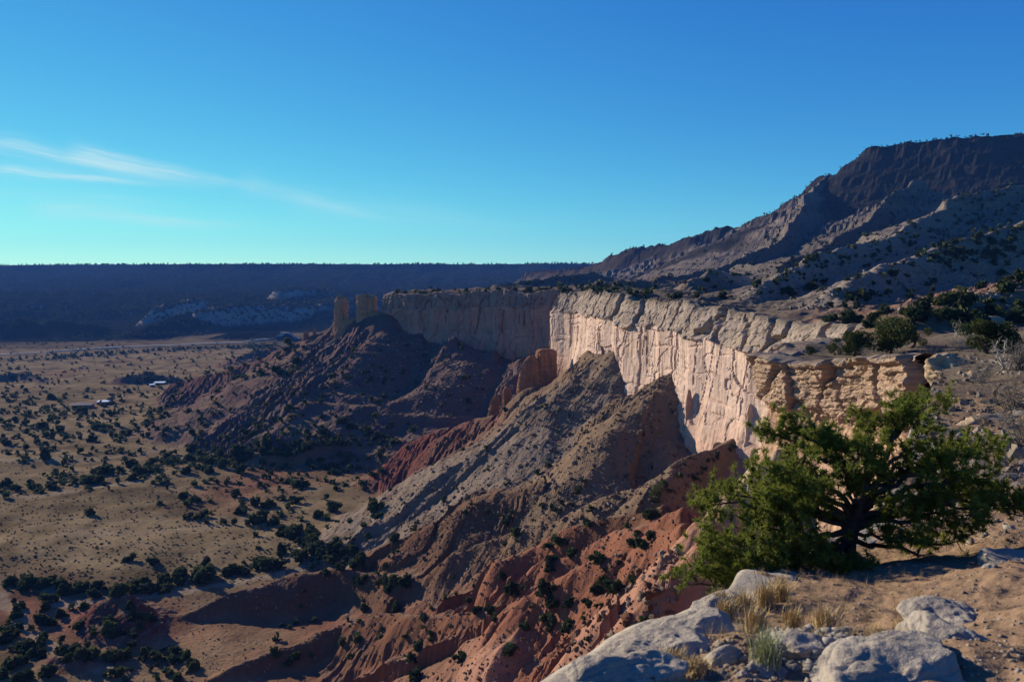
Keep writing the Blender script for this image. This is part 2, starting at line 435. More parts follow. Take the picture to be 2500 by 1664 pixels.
# pale cliffs at the foot of the far mesa
FC = dict(k=1.5, D=300, ra=6, rl=40, col=(0.30, 0.27, 0.235), cls='far', reach=500, sm=6)
R.append(Ridge([P(400, 742, 2450), P(440, 730, 2560), P(470, 728, 2650)], flat=30, **FC))
R.append(Ridge([P(512, 748, 2380), P(560, 741, 2450), P(640, 738, 2520), P(720, 741, 2560), P(810, 737, 2600), P(960, 735, 2650)], flat=35, **FC))
R.append(Ridge([P(50, 742, 2750), P(120, 738, 2800), P(250, 745, 2780)], flat=30, **FC))
R.append(Ridge([P(690, 705, 2900), P(730, 698, 3000), P(790, 705, 3000)], flat=30, **FC))
FH = dict(k=0.3, D=200, ra=4, rl=40, col=(0.03, 0.032, 0.026), cls='far', reach=500, sm=8)
R.append(Ridge([P(-60, 780, 2150), P(150, 784, 2200), P(330, 802, 2150)], **FH))
R.append(Ridge([P(360, 795, 2080), P(420, 775, 2250), P(470, 760, 2400)], **FH))
R.append(Ridge([P(560, 808, 2050), P(640, 805, 2050), P(700, 812, 2000)], **FH))
# mounds out on the flats and in the lower corner
MD = dict(k=0.5, D=40, ra=1.5, rl=10, cls='badland', reach=80, sm=2)
R.append(Ridge([P(290, 922, z=-150), P(330, 912, z=-146), P(385, 909, z=-145), P(440, 922, z=-152)], col=DKRED, **MD))
R.append(Ridge([P(-40, 912, z=-147), P(60, 905, z=-146), P(105, 930, z=-154)], col=MAUVE, **MD))
R.append(Ridge([P(560, 880, z=-153), P(610, 855, z=-138), P(680, 842, z=-131), P(700, 850, z=-135)], col=DKRED, **MD))
R.append(Ridge([P(130, 1530, z=-131), P(220, 1478, z=-124), P(290, 1462, z=-122), P(335, 1482, z=-128)], col=DKRED, **MD))
R.append(Ridge([P(60, 1670, z=-134), P(126, 1611, z=-129), P(172, 1615, z=-129), P(230, 1650, z=-133)], col=DKRED, **MD))
# apron at the foot of every wall
_foot = [(r[0], r[1], r[3]) for r in RIM]
R.append(Ridge(_foot[8:19], k=0.95, D=300, ra=3.0, rl=7, col=PINK, col2=RED, cls='badland', reach=150))
R.append(Ridge(_foot[18:26], k=0.85, D=300, ra=2.0, rl=8, col=PINK, col2=MAUVE))
R.append(Ridge(_foot[25:36], k=0.72, D=300, ra=3.0, rl=12, col=MAUVE, col2=MAUVE, reach=220))
R.append(Ridge(_foot[34:38], k=0.45, D=400, ra=6.0, rl=40, col=(0.10, 0.08, 0.065), col2=(0.05, 0.045, 0.04), reach=700, sm=8))
R.append(Ridge(_foot[0:9], k=1.1, D=300, ra=1.5, rl=6, col=RED, col2=RED, cls='badland', reach=120))

# mountain above the bench
MT = []
MC = dict(cls='mountain', reach=1500.0)
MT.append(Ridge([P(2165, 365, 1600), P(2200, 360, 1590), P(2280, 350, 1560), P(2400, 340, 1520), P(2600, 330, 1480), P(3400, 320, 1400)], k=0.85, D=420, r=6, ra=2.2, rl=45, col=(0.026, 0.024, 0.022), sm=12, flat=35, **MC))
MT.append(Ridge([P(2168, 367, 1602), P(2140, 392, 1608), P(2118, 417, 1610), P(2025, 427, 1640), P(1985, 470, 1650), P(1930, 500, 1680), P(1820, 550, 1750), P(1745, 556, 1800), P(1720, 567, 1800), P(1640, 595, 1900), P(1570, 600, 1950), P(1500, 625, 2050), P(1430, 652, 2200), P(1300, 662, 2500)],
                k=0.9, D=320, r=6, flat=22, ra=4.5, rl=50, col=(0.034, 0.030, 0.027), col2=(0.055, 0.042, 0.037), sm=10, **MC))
MT.append(Ridge([P(2015, 432, 1630), P(1967, 484, 1480), P(1944, 537, 1340), P(1898, 591, 1200), P(1845, 614, 1080), P(1768, 652, 940), P(1640, 676, 820)], k=0.62, D=260, ra=10, rl=34, col=(0.15, 0.122, 0.10), col2=BENCH, sm=8, cls='mountain', reach=800))
MT.append(Ridge([P(2700, 400, 960), P(2500, 449, 900), P(2365, 484, 850), P(2270, 537, 760), P(2174, 575, 650), P(2078, 606, 560), P(1983, 637, 480), P(1918, 667, 420), P(1849, 702, 350)], k=0.42, D=160, ra=5, rl=26, col=(0.15, 0.126, 0.103), col2=(0.25, 0.21, 0.172), sm=8, cls='mountain', reach=600))
MT.append(Ridge([P(2240, 440, 1300), P(2160, 500, 1150), P(2080, 560, 980), P(1990, 610, 820), P(1900, 650, 700)], k=0.5, D=200, ra=7, rl=30, col=(0.12, 0.1, 0.082), sm=8, cls='mountain', reach=600))
MT.append(Ridge([P(2640, 500, 640), P(2500, 545, 560), P(2300, 610, 450), P(2150, 655, 360), P(2040, 700, 290)], k=0.38, D=260, ra=4, rl=20, col=(0.15, 0.126, 0.103), col2=(0.24, 0.2, 0.163), sm=6, cls='mountain', reach=400))
MT.append(Ridge([P(2900, 590, 300), P(2640, 640, 240), P(2500, 686, 205), P(2365, 721, 182), P(2231, 767, 162)], k=0.3, D=40, ra=1.6, rl=9, col=PINK, col2=TAN, sm=3, cls='mountain', reach=160))
MT.append(Ridge([P(1830, 672, 580), P(1745, 661, 520), P(1690, 683, 480)], k=0.4, D=40, ra=2.5, rl=12, col=CREAM, col2=GREY, sm=3, cls='mountain', reach=200))
MT.append(Ridge([P(1000, 705, 800), P(1050, 692, 850), P(1170, 687, 900), P(1260, 689, 950), P(1330, 676, 1050), P(1440, 664, 1200)], k=0.22, D=60, ra=3, rl=26, col=BENCH, sm=5, cls='mountain', reach=300))
MT.append(Ridge([P(1380, 700, 620), P(1480, 690, 640), P(1580, 680, 720), P(1640, 672, 800)], k=0.2, D=40, ra=2, rl=18, col=BENCH, col2=TAN, sm=4, cls='mountain', reach=260))

_idx = RIM[:, :2]
def bench_z(x, y):
    zn = np.interp(y, [-8, 0, 3, 4, 5, 6.5, 8, 10, 12, 15, 25, 40, 75, 110, 200, 260], [-1.5, -1.6, -1.75, -1.92, -2.25, -2.7, -3.08, -3.62, -3.95, -4.3, -5.0, -6.0, -8.7, -11.6, -13.6, -14.2])
    zn = zn + 0.10 * np.clip(x - 0.45 * y, 0, 60)
    num = 0.0; den = 0.0
    for r in RIM[16:]:
        wgt = 1.0 / ((x - r[0]) ** 2 + (y - r[1]) ** 2 + 60.0)
        num = num + wgt * r[2]; den = den + wgt
    zi = num / den
    f = ss(110, 240, y)
    return zn * (1 - f) + zi * f

def floor_z(x, y):
    z = -131.0 - 34.0 * ss(300, 1700, y) - 0.006 * np.clip(-x - 150, 0, 1500)
    return z + 1.6 * fbm2(x / 90, y / 90, 3, 3) + 6.0 * pn2(x / 500, y / 420, 9) * ss(500, 1000, y)

def far_z(x, y):
    wx = x + 60 * pn2(x / 300, y / 300, 21)
    q = y + 0.10 * x + 260 * (ridged2(wx / 900, y / 2500, 2, 22) - 0.6) + 60 * pn2(x / 180, y / 500, 23)
    low = 200 * pn2(x / 700 + 0.35, 0.3, 25)
    qa = y + low + 120 * pn2(x / 260, y / 700, 26)
    a = np.interp(qa, [1950, 2350, 2500, 2560, 2600, 2900, 3100], [-172, -164, -150, -136, -118, -84, -66])
    b = np.interp(q, [2350, 2900, 3300, 3900, 4280, 4330, 4360, 9000], [-170, -95, -62, -8, 28, 46, 57, 66])
    b = b + 4.0 * ss(4250, 4350, q) * (pn2(x / 700, 0.5, 27) * 1.5)
    z = np.maximum(a, b) - 14 * (1 - ridged2(x / 120, y / 420, 3, 28)) * ss(2400, 2700, y) * (1 - ss(4200, 4400, q))
    return z

TRACKS = [([P(a, b, z=-131.5) for a, b in ((-30, 1440), (23, 1466), (57, 1523), (96, 1558), (150, 1590), (260, 1640))], 4.0, 0.7),
          ([P(a, b, z=-131.5) for a, b in ((110, 1425), (150, 1470), (330, 1452), (480, 1440), (600, 1420), (760, 1385), (880, 1362), (930, 1340))], 5.0, 0.8),
          ([P(a, b, z=-134.0) for a, b in ((-40, 1205), (90, 1218), (180, 1205), (330, 1180))], 6.0, 0.6),
          ([P(a, b, z=-137.0) for a, b in ((-40, 1130), (250, 1120), (480, 1090), (640, 1072), (830, 1058), (960, 1060))], 12.0, 0.55),
          ([P(a, b, z=-133.0) for a, b in ((150, 1310), (330, 1312), (470, 1300), (620, 1270))], 9.0, 0.4),
          ([P(a, b, z=-142.0) for a, b in ((-40, 1010), (120, 985), (230, 965), (320, 955))], 8.0, 0.6)]
def land(x, y, detail=True):
    """height, base colour and class of the ground at x, y"""
    x = np.asarray(x, float); y = np.asarray(y, float)
    ins = inside(x, y)
    z = np.zeros(x.shape); col = np.zeros(x.shape + (3,)); cls = np.zeros(x.shape, np.int8)
    # outside: valley, talus, badlands, far mesa
    o = ~ins
    if o.any():
        xo, yo = x[o], y[o]
        zo = floor_z(xo, yo)
        g = fbm2(xo / 60, yo / 60, 4, 31)
        rd = ss(0.1, 0.9, pn2(xo / 130, yo / 130, 33) + 0.9 * ss(-330, -60, xo - 0.0 * yo) * (1 - ss(420, 620, yo)) - 0.25 + 0.3 * g)
        co = np.array(GRASS) * (1 - rd[:, None]) + np.array((0.205, 0.102, 0.064)) * rd[:, None]
        wash = ss(0.80, 0.95, ridged2(xo / 260 + 0.3 * pn2(xo / 90, yo / 90, 35), yo / 140, 1, 36)) * 0.6
        co = co * (1 - wash[:, None]) + np.array((0.29, 0.225, 0.155)) * wash[:, None]
        co = co * (1 + 0.42 * fbm2(xo / 22, yo / 30, 3, 37) + 0.25 * pn2(xo / 160, yo / 60, 38))[:, None].clip(0.45, 1.5)
        for pts, wd, amt in TRACKS:
            dm = np.full(xo.shape, 1e9)
            for a_, b_ in zip(pts[:-1], pts[1:]):
                dx, dy = b_[0] - a_[0], b_[1] - a_[1]
                t_ = np.clip(((xo - a_[0]) * dx + (yo - a_[1]) * dy) / (dx * dx + dy * dy), 0, 1)
                dm = np.minimum(dm, np.hypot(xo - a_[0] - t_ * dx, yo - a_[1] - t_ * dy))
            k_ = (1 - ss(wd * 0.4, wd, dm + wd * 0.5 * fbm2(xo / (wd * 2.5), yo / (wd * 2.5), 2, 39)))[:, None] * amt
            co = co * (1 - k_) + np.array((0.31, 0.24, 0.165)) * k_
        ko = np.zeros(xo.shape, np.int8)
        fz = np.full(xo.shape, -999.0)
        fm = yo > 1800
        if fm.any(): fz[fm] = far_z(xo[fm], yo[fm])
        h = np.clip(0.5 + 0.5 * (fz - zo) / 8.0, 0, 1)
        zo = zo * (1 - h) + fz * h + 8.0 * h * (1 - h)
        fcol = np.array((0.012, 0.014, 0.012))[None] * np.ones((len(xo), 1))
        if fm.any():
            pale = ss(0.1, 0.6, pn2(xo / 150, yo / 220, 41) + 0.35 * pn2(xo / 50, yo / 60, 42) - 0.1) * (1 - ss(3200, 3800, yo)) * 0.9
            fcol = fcol * (1 - pale[:, None]) + np.array((0.03, 0.027, 0.024)) * pale[:, None]
        co = co * (1 - h[:, None]) + fcol * h[:, None]
        ko[h > 0.5] = 3
        det = np.full(xo.shape, 0.25)
        wa = 0.35 + 0.65 * ss(110, 170, yo)
        xw = xo + wa * (8.0 * pn2(xo / 42, yo / 42, 91) + 2.2 * pn2(xo / 13, yo / 13, 92))
        yw = yo + wa * (8.0 * pn2(xo / 42, yo / 42, 93) + 2.2 * pn2(xo / 13, yo / 13, 94))
        for i, r in enumerate(R):
            a, b = r.bbox()
            m = (xo > a[0]) & (xo < b[0]) & (yo > a[1]) & (yo < b[1])
            if not m.any(): continue
            hz, cc = r.ev(xw[m], yw[m], 50 + i)
            zb = zo[m]
            h = np.clip(0.5 + 0.5 * (hz - zb) / r.sm, 0, 1)
            zo[m] = zb * (1 - h) + hz * h + r.sm * h * (1 - h)
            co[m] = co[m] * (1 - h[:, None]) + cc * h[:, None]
            kk = ko[m]; kk[h > 0.55] = {'talus': 1, 'badland': 2, 'far': 3}[r.cls]; ko[m] = kk
            dm = det[m]; det[m] = np.maximum(dm, h)
        if detail:
            fa = ss(110, 170, yo)
            zo = zo + det * fa * (0.9 * fbm2(xo / 16, yo / 16, 3, 61) + 0.42 * fbm2(xo / 3.0, yo / 3.0, 2, 62))
            zo = zo + det * (1 - fa) * ss(50, 75, yo) * (0.7 * fbm2(xo / 7, yo / 7, 3, 63) + 0.28 * fbm2(xo / 1.3, yo / 1.3, 2, 64))
        z[o] = zo; col[o] = co; cls[o] = ko
    if ins.any():
        xi, yi = x[ins], y[ins]
        zi = bench_z(xi, yi)
        r_ = np.hypot(xi, yi)
        n = fbm2(xi / 40, yi / 40, 4, 71)
        ci = np.array(BENCH)[None] * np.ones((len(xi), 1))
        near = 1 - ss(14, 60, r_)
        ci = ci * (1 - near[:, None]) + np.array(SOIL) * near[:, None]
        ki = np.where(r_ < 24, 4, 5).astype(np.int8)
        zi = zi + ss(60, 160, r_) * 1.6 * n + ss(10, 40, r_) * 0.5 * fbm2(xi / 9, yi / 9, 3, 72)
        wa = ss(200, 900, yi)
        xw = xi + wa * (15 * pn2(xi / 170, yi / 170, 95) + 6 * pn2(xi / 50, yi / 50, 96))
        yw = yi + wa * (15 * pn2(xi / 170, yi / 170, 97) + 6 * pn2(xi / 50, yi / 50, 98))
        for i, r in enumerate(MT):
            a, b = r.bbox()
            m = (xi > a[0]) & (xi < b[0]) & (yi > a[1]) & (yi < b[1])
            if not m.any(): continue
            hz, cc = r.ev(xw[m], yw[m], 150 + i)
            zb = zi[m]
            h = np.clip(0.5 + 0.5 * (hz - zb) / r.sm, 0, 1)
            zi[m] = zb * (1 - h) + hz * h + r.sm * h * (1 - h)
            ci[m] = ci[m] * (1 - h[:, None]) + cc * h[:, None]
            kk = ki[m]; kk[(h > 0.5)] = 6; ki[m] = kk
        # ledges: hard beds that step the slopes
        if detail:
            up = ss(150, 260, r_)
            st = 34.0
            zq = zi + 5 * n
            fr = zq / st - np.floor(zq / st)
            step = (ss(0.0, 0.16, fr) - fr) * (5.0 + 1.5 * ss(90, 160, zi)) * ss(10, 60, zi)
            zi = zi + up * step
            zi = zi + up * (2.2 * fbm2(xi / 26, yi / 26, 3, 73) + 0.5 * fbm2(xi / 4, yi / 4, 2, 74))
            fg = 1 - ss(16, 40, r_)
            zi = zi + fg * (0.10 * fbm2(xi / 1.3, yi / 1.3, 4, 75) + 0.02 * fbm2(xi / 0.16, yi / 0.16, 2, 76))
        # beds of harder and softer rock show as bands on the mountain
        bd = pn2(zi / 11.0 + 0.5 * n, zi * 0 + 0.5, 77) + 0.6 * pn2(zi / 4.0 + 0.4 * n, zi * 0 + 7.5, 78)
        ci = ci * (1 + 0.55 * bd * ss(40, 110, zi))[:, None].clip(0.35, 1.8)
        z[ins] = zi; col[ins] = ci; cls[ins] = ki
    return z, col, cls

# one sheet, finer towards the camera, cut into the pieces of the setting it crosses
def logrows(a, b, n): return np.exp(np.linspace(math.log(a), math.log(b), n, endpoint=False))
ys = np.concatenate([logrows(1.7, 25, 240), logrows(25, 120, 180), logrows(120, 560, 440), logrows(560, 1000, 125),
                     logrows(1000, 2300, 90), logrows(2300, 4700, 110), logrows(4700, 7000, 10), [7000]])
us = np.concatenate([np.linspace(-1.3, -0.70, 30, endpoint=False), np.linspace(-0.70, 0.70, 580), np.linspace(0.70, 1.3, 31)[1:]])
NY, NU = len(ys), len(us)
YY, UU = np.meshgrid(ys, us, indexing='ij')
XX = YY * UU
ZZ, COL, CLS = land(XX, YY)
# gentle ground carries a lag of pale rubble, steep faces show the clay
gy = np.gradient(ZZ, axis=0) / np.gradient(YY, axis=0)
gx = np.gradient(ZZ, axis=1) / np.maximum(np.gradient(XX, axis=1), 1e-6)
slope = np.hypot(gx, gy)
lag = (1 - ss(0.30, 0.62, slope + 0.12 * fbm2(XX / 9, YY / 9, 2, 81)))
wood = (CLS == 3) & (YY > 2000)
wk = np.where(wood, 1 - ss(0.45, 0.9, slope + 0.15 * fbm2(XX / 60, YY / 60, 2, 83)), 0)[..., None]
COL = COL * (1 - wk) + np.array((0.012, 0.014, 0.012)) * wk
m = (CLS == 1) | (CLS == 2)
lag = np.where(m, lag * 0.75, 0)[..., None]
COL = COL * (1 - lag) + np.array((0.205, 0.145, 0.095)) * lag
VERT = np.stack([XX, YY, ZZ], -1).reshape(-1, 3)
COLV = COL.reshape(-1, 3)
ii, jj = np.meshgrid(np.arange(NY - 1), np.arange(NU - 1), indexing='ij')
q = (ii * NU + jj).ravel()
QF = np.stack([q, q + 1, q + NU + 1, q + NU], -1)
cf = CLS.reshape(-1)
fc = cf[QF[:, 0]].copy()
out_near = (YY[:-1, :-1].ravel() < 66) & (UU[:-1, :-1].ravel() < 0.10) & (np.minimum.reduce([cf[QF[:, i]] for i in range(4)]) < 4)
fc[out_near] = 7
PIECES = {0: ('valley_floor', M_terr), 1: ('talus_slope', M_terr), 2: ('badland_slope', M_terr), 3: ('far_mesa', M_far),
          4: ('ground', M_near), 5: ('bench_ground', M_mid), 6: ('mountain', M_terr)}
LAB = {0: 'tan grassland valley floor dotted with junipers', 1: 'brown and mauve talus slopes banked below the cliffs',
       2: 'red eroded badland slopes and ribs', 3: 'long blue shaded mesa along the horizon', 4: 'stony tan soil at the edge of the overlook',
       5: 'brushy bench ground above the cliff rim', 6: 'dark stepped mesa slopes above the bench'}
for c, (nm, mt) in PIECES.items():
    f = QF[fc == c]
    if not len(f): continue
    u, inv = np.unique(f.ravel(), return_inverse=True)
    mesh_obj(nm, VERT[u], inv.reshape(-1, 4), mt, cols=COLV[u], kind='structure', label=LAB[c], smooth=c in (0, 3, 4, 5))
# the unseen slope straight below the overlook, coarser
sub = np.zeros((NY, NU), bool)
ri = np.arange(0, NY, 5); ci_ = np.arange(0, NU, 5)
rr, cc_ = np.meshgrid(ri[:-1], ci_[:-1], indexing='ij')
qa = (rr * NU + cc_).ravel()
Q2 = np.stack([qa, qa + 5, qa + 5 * NU + 5, qa + 5 * NU], -1)
k2 = (VERT[Q2[:, 2], 1] < 75) & (VERT[Q2[:, 0], 0] / VERT[Q2[:, 0], 1] < 0.10) & (np.maximum.reduce([cf[Q2[:, i]] for i in range(4)]) < 4)
Q2 = Q2[k2]
u, inv = np.unique(Q2.ravel(), return_inverse=True)
vv = VERT[u].copy(); vv[:, 2] -= 0.6
mesh_obj('lower_slope', vv, inv.reshape(-1, 4), M_terr, cols=COLV[u], kind='structure', label='steep red slope straight below the overlook')

# ----------------------------------------------------------------------------------------
# cliff walls
# ----------------------------------------------------------------------------------------
def resample(pts, ds):
    p = np.array(pts, float)
    seg = np.linalg.norm(np.diff(p[:, :2], axis=0), axis=1)
    s = np.concatenate([[0], np.cumsum(seg)])
    n = max(4, int(s[-1] / ds)); t = np.linspace(0, s[-1], n)
    return np.stack([np.interp(t, s, p[:, i]) for i in range(p.shape[1])], -1), t

def wall(name, pts, ds, dz, disp, colf, mat, label, smoothN=6, cap=(9.0, 5.0, 2.5, 1.0), below=8.0, kind='structure', lift=1.0, inset=0.0, nf=4.0, smooth=False):
    p, s = resample(pts, ds)
    tx = np.gradient(p[:, 0]); ty = np.gradient(p[:, 1])
    kr = np.ones(2 * smoothN + 1) / (2 * smoothN + 1)
    pad = lambda a: np.concatenate([np.full(smoothN, a[0]), a, np.full(smoothN, a[-1])])
    tx = np.convolve(pad(tx), kr, 'valid'); ty = np.convolve(pad(ty), kr, 'valid')
    ln = np.hypot(tx, ty); nx, ny = -ty / ln, tx / ln          # path runs outwards: the open side is on its left
    if inset > 0:                                              # the brow follows the ground behind it
        zt = land(p[:, 0] - nx * inset, p[:, 1] - ny * inset)[0]
        k5 = np.ones(9) / 9.0
        zt = np.minimum(zt, p[:, 2] + 1.2)
        p[:, 2] = np.convolve(np.concatenate([np.full(4, zt[0]), zt, np.full(4, zt[-1])]), k5, 'valid') + 0.12 * lift
    H = (p[:, 2] - p[:, 3]).max() + below
    nv = int(H / dz)
    v = np.linspace(0, 1, nv)
    top = p[:, 2][None]; bot = (p[:, 3] - below)[None]
    z = top + (bot - top) * v[:, None]
    Sg = np.broadcast_to(s[None], z.shape)
    depth = top - z
    d = disp(Sg, z, depth)
    X = p[:, 0][None] + nx[None] * d; Y = p[:, 1][None] + ny[None] * d
    rows = [(X, Y, z)]
    caps = []
    for c in cap:
        lf = lift * (0.25 + 0.5 * pn2(s / nf, np.full_like(s, c * 4.0 / nf), 5))
        dc = d[0] * (1 - c / cap[0]) - c
        zc = p[:, 2] + lf * (1 if c < cap[0] else 0) - (1.6 if c == cap[0] else 0.0) * max(lift, 0.15)
        caps.append((p[:, 0] + nx * dc, p[:, 1] + ny * dc, zc))
    X = np.concatenate([np.stack([c[0] for c in caps]), X]); Y = np.concatenate([np.stack([c[1] for c in caps]), Y])
    Z = np.concatenate([np.stack([c[2] for c in caps]), z])
    nr, nc = X.shape
    V = np.stack([X, Y, Z], -1).reshape(-1, 3)
    Sf = np.broadcast_to(s[None], X.shape); Df = p[:, 2][None] - Z
    cols = colf(Sf, Z, Df, X, Y).reshape(-1, 3)
    i, j = np.meshgrid(np.arange(nr - 1), np.arange(nc - 1), indexing='ij')
    q = (i * nc + j).ravel()
    Fq = np.stack([q, q + nc, q + nc + 1, q + 1], -1)
    return mesh_obj(name, V, Fq, mat, cols=cols, kind=kind, label=label, smooth=smooth)

def crack(s, z, s0, z0, z1, wdt, dep, lean=0.0, seed=0):
    c = s0 + lean * (z0 - z) + 1.2 * pn2(z / 5.0, np.zeros_like(z), seed) * wdt + 0.5 * wdt * pn2(z / 1.4, np.zeros_like(z), seed + 3)
    t = ss(z1 - 2, z1 + 2, z) * (1 - ss(z0 - 1, z0 + 1, z))
    return -dep * np.exp(-((s - c) / wdt) ** 2 * 1.5) * t

_rc = random.Random(5)
def make_cracks(L, n, zt, zb):
    out = []
    for i in range(n):
        a = zt - _rc.uniform(0, 14); b = a - _rc.uniform(6, 34)
        out.append((_rc.uniform(0, L), a, max(b, zb), _rc.uniform(0.3, 0.9), _rc.uniform(1.0, 4.2), _rc.uniform(-0.12, 0.2), _rc.randint(0, 90)))
    return out

MAINP = [tuple(r) for r in RIM[16:26]]
CR = make_cracks(300, 20, -18, -58) + [(c[0], c[1], c[2], c[3] * 0.35, c[4] * 0.35, c[5] * 2, c[6]) for c in make_cracks(300, 30, -18, -58)]
def disp_main(s, z, dep):
    big = 2.6 * pn2(s / 38, z / 160, 201) + 1.6 * pn2(s / 15, z / 60, 202)
    bnd = 12.5 + 0.8 * pn2(s / 30, s * 0, 203)            # lower edge of the blocky cap beds
    upper = 1 - ss(bnd - 0.35, bnd + 0.35, dep)
    d1, d2, cid = cell2(s / 11 + 0.25 * pn2(s / 5, z / 5, 204), z / 30, 3)
    e1, e2, eid = cell2(s / 3.4 + 0.3 * pn2(s / 3, z / 3, 214), z / 3.6, 8)
    block = (cid - 0.5) * 2.2 - 3.4 * (1 - ss(0.0, 0.12, d2 - d1)) + (eid - 0.5) * 0.4 - 0.3 * (1 - ss(0.0, 0.14, e2 - e1))
    setb = -5.2 * (1 - np.clip(dep / bnd, 0, 1)) ** 1.2
    ledge = 0.9 * np.exp(-((dep - bnd + 0.7) / 0.9) ** 2) * (0.4 + eid)
    up = setb + block + ledge + 0.45 * fbm3(s / 2.6, z / 1.8, s * 0, 3, 205)
    # massive lower beds with spalls and chutes
    f1, f2, fid = cell2(s / 15 + 0.4 * pn2(s / 8, z / 12, 206), z / 19 + 0.4 * pn2(s / 9, z / 9, 216), 5)
    slab = (fid - 0.5) * 1.5 - 0.2 * (1 - ss(0.0, 0.04, f2 - f1))
    flute = 0.22 * pn2(s / 5.6, z / 30, 207) + 0.12 * pn2(s / 1.3, z / 16, 208)
    flare = 5.0 * ss(26, 56, dep) ** 1.5
    beds = 0.0
    for bz, bw in ((15.5, 0.35), (19.0, 0.5), (24.5, 0.4), (29.0, 0.7), (33.5, 0.4), (38.0, 0.6), (43.0, 0.5)):
        on = ss(-0.1, 0.5, pn2(s / 17, s * 0 + bz, 230))
        beds = beds - 0.75 * on * np.exp(-((dep - bz - 1.3 * pn2(s / 12, s * 0 + bz, 231)) / bw) ** 2)
        beds = beds + 0.25 * on * ss(-0.3, 0.3, dep - bz)
    lo = slab + beds + flute + 0.16 * fbm3(s / 2.2, z / 2.6, s * 0, 3, 209) + flare
    for c in CR: lo = lo + crack(s, z, *c)
    return 1.6 + big + up * upper + lo * (1 - upper)
def col_main(s, z, dep, X, Y):
    n = fbm2(s / 14, z / 9, 3, 221)
    base = np.ones(s.shape + (3,)) * np.array((0.56, 0.41, 0.325))
    k = ss(30, 52, dep + 6 * n)[..., None]
    base = base * (1 - k) + np.array((0.50, 0.335, 0.25)) * k
    u = (1 - ss(11.8, 12.6, dep + 1.2 * n))[..., None]
    base = base * (1 - u) + np.array((0.33, 0.265, 0.21)) * u
    t = (1 - ss(0, 3.0, dep))[..., None]
    base = base * (1 - t) + np.array((0.20, 0.165, 0.13)) * t
    return base * (1 + 0.10 * n[..., None])
wall('cliff', MAINP, 0.58, 0.46, disp_main, col_main, M_cliff, 'pale sunlit sandstone cliff wall with dark cracks and blocky cap beds', inset=7.0)

FARP = [tuple(r) for r in RIM[24:35]]
CR2 = make_cracks(420, 34, -24, -60)
def disp_far(s, z, dep):
    big = 3.2 * pn2(s / 45, z / 160, 301) + 2.0 * pn2(s / 16, z / 50, 302)
    upper = 1 - ss(12.5, 13.5, dep)
    d1, d2, cid = cell2(s / 7 + 0.25 * pn2(s / 5, z / 5, 304), z / 26, 4)
    up = -1.6 * (1 - np.clip(dep / 13, 0, 1)) + (cid - 0.5) * 1.8 - 1.8 * (1 - ss(0.0, 0.14, d2 - d1)) + 0.6 * fbm3(s / 3, z / 2.4, s * 0, 3, 305)
    f1, f2, fid = cell2(s / 12 + 0.3 * pn2(s / 8, z / 10, 306), z / 30, 6)
    lo = (fid - 0.5) * 2.4 - 0.9 * (1 - ss(0.0, 0.06, f2 - f1)) + 0.9 * pn2(s / 4, z / 30, 307) + 4 * ss(26, 50, dep)
    for c in CR2: lo = lo + crack(s, z, *c)
    return 1.6 + big + up * upper + lo * (1 - upper)
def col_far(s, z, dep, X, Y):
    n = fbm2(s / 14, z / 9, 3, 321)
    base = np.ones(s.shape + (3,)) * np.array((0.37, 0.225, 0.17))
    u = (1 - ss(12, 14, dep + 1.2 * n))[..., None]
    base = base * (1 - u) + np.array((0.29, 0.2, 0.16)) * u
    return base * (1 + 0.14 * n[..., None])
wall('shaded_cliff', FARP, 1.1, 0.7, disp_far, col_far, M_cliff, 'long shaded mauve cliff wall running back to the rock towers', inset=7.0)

LEDGEP = [tuple(r) for r in RIM[10:17]]
def disp_ledge(s, z, dep):
    big = 0.7 * pn2(s / 14, z / 40, 401)
    cap = 6.2 + 0.5 * pn2(s / 9, s * 0, 402)
    upper = 1 - ss(cap - 0.4, cap + 0.4, dep)
    bedn = np.floor(dep / 0.5 + 0.5 * pn2(s / 8, s * 0, 403))
    bed = 0.42 * pn2(bedn * 3.7, s / 6.0, 404) + 0.7 * (1 - ss(0.5, 0.8, dep)) + 0.07 * np.abs(np.sin(math.pi * (dep / 0.5 + 0.5 * pn2(s / 8, s * 0, 403))))
    d1, d2, cid = cell2(s / 4.6 + 0.15 * pn2(s / 3, z / 3, 405), z / 7.0, 7)
    blk = (cid - 0.5) * 2.1 - 0.9 * (1 - ss(0.0, 0.10, d2 - d1))
    e1, e2, eid = cell2(s / 1.5, z / 1.3, 9)
    up = 1.3 + bed + blk + (eid - 0.5) * 0.16 - 0.08 * (1 - ss(0.0, 0.10, e2 - e1)) + 0.34 * fbm3(s / 1.6, z / 0.7, s * 0, 4, 406)
    rub = 0.6 * np.exp(-((dep - cap - 0.6) / 0.9) ** 2) * fbm3(s / 0.8, z / 0.7, s * 0, 3, 409)
    lo = -0.2 + 0.5 * pn2(s / 3.2, z / 14, 407) + 0.22 * fbm3(s / 1.2, z / 1.5, s * 0, 3, 408) + 3.6 * ss(cap, 28, dep) + rub
    return 0.4 + big + up * upper + lo * (1 - upper)
def col_ledge(s, z, dep, X, Y):
    n = fbm2(s / 5, z / 3, 3, 421)
    base = np.ones(s.shape + (3,)) * np.array((0.44, 0.28, 0.185))
    u = (1 - ss(5.8, 6.6, dep + 0.8 * n))[..., None]
    base = base * (1 - u) + np.array((0.42, 0.295, 0.205)) * u
    bd = 0.5 + 0.5 * np.sin(dep * 10 + 2 * n)
    base = base * (1 - (u * 0.25 * bd[..., None]))
    t = (1 - ss(0, 0.8, dep))[..., None]
    base = base * (1 - t) + np.array((0.27, 0.21, 0.16)) * t
    return base * (1 + 0.18 * n[..., None])
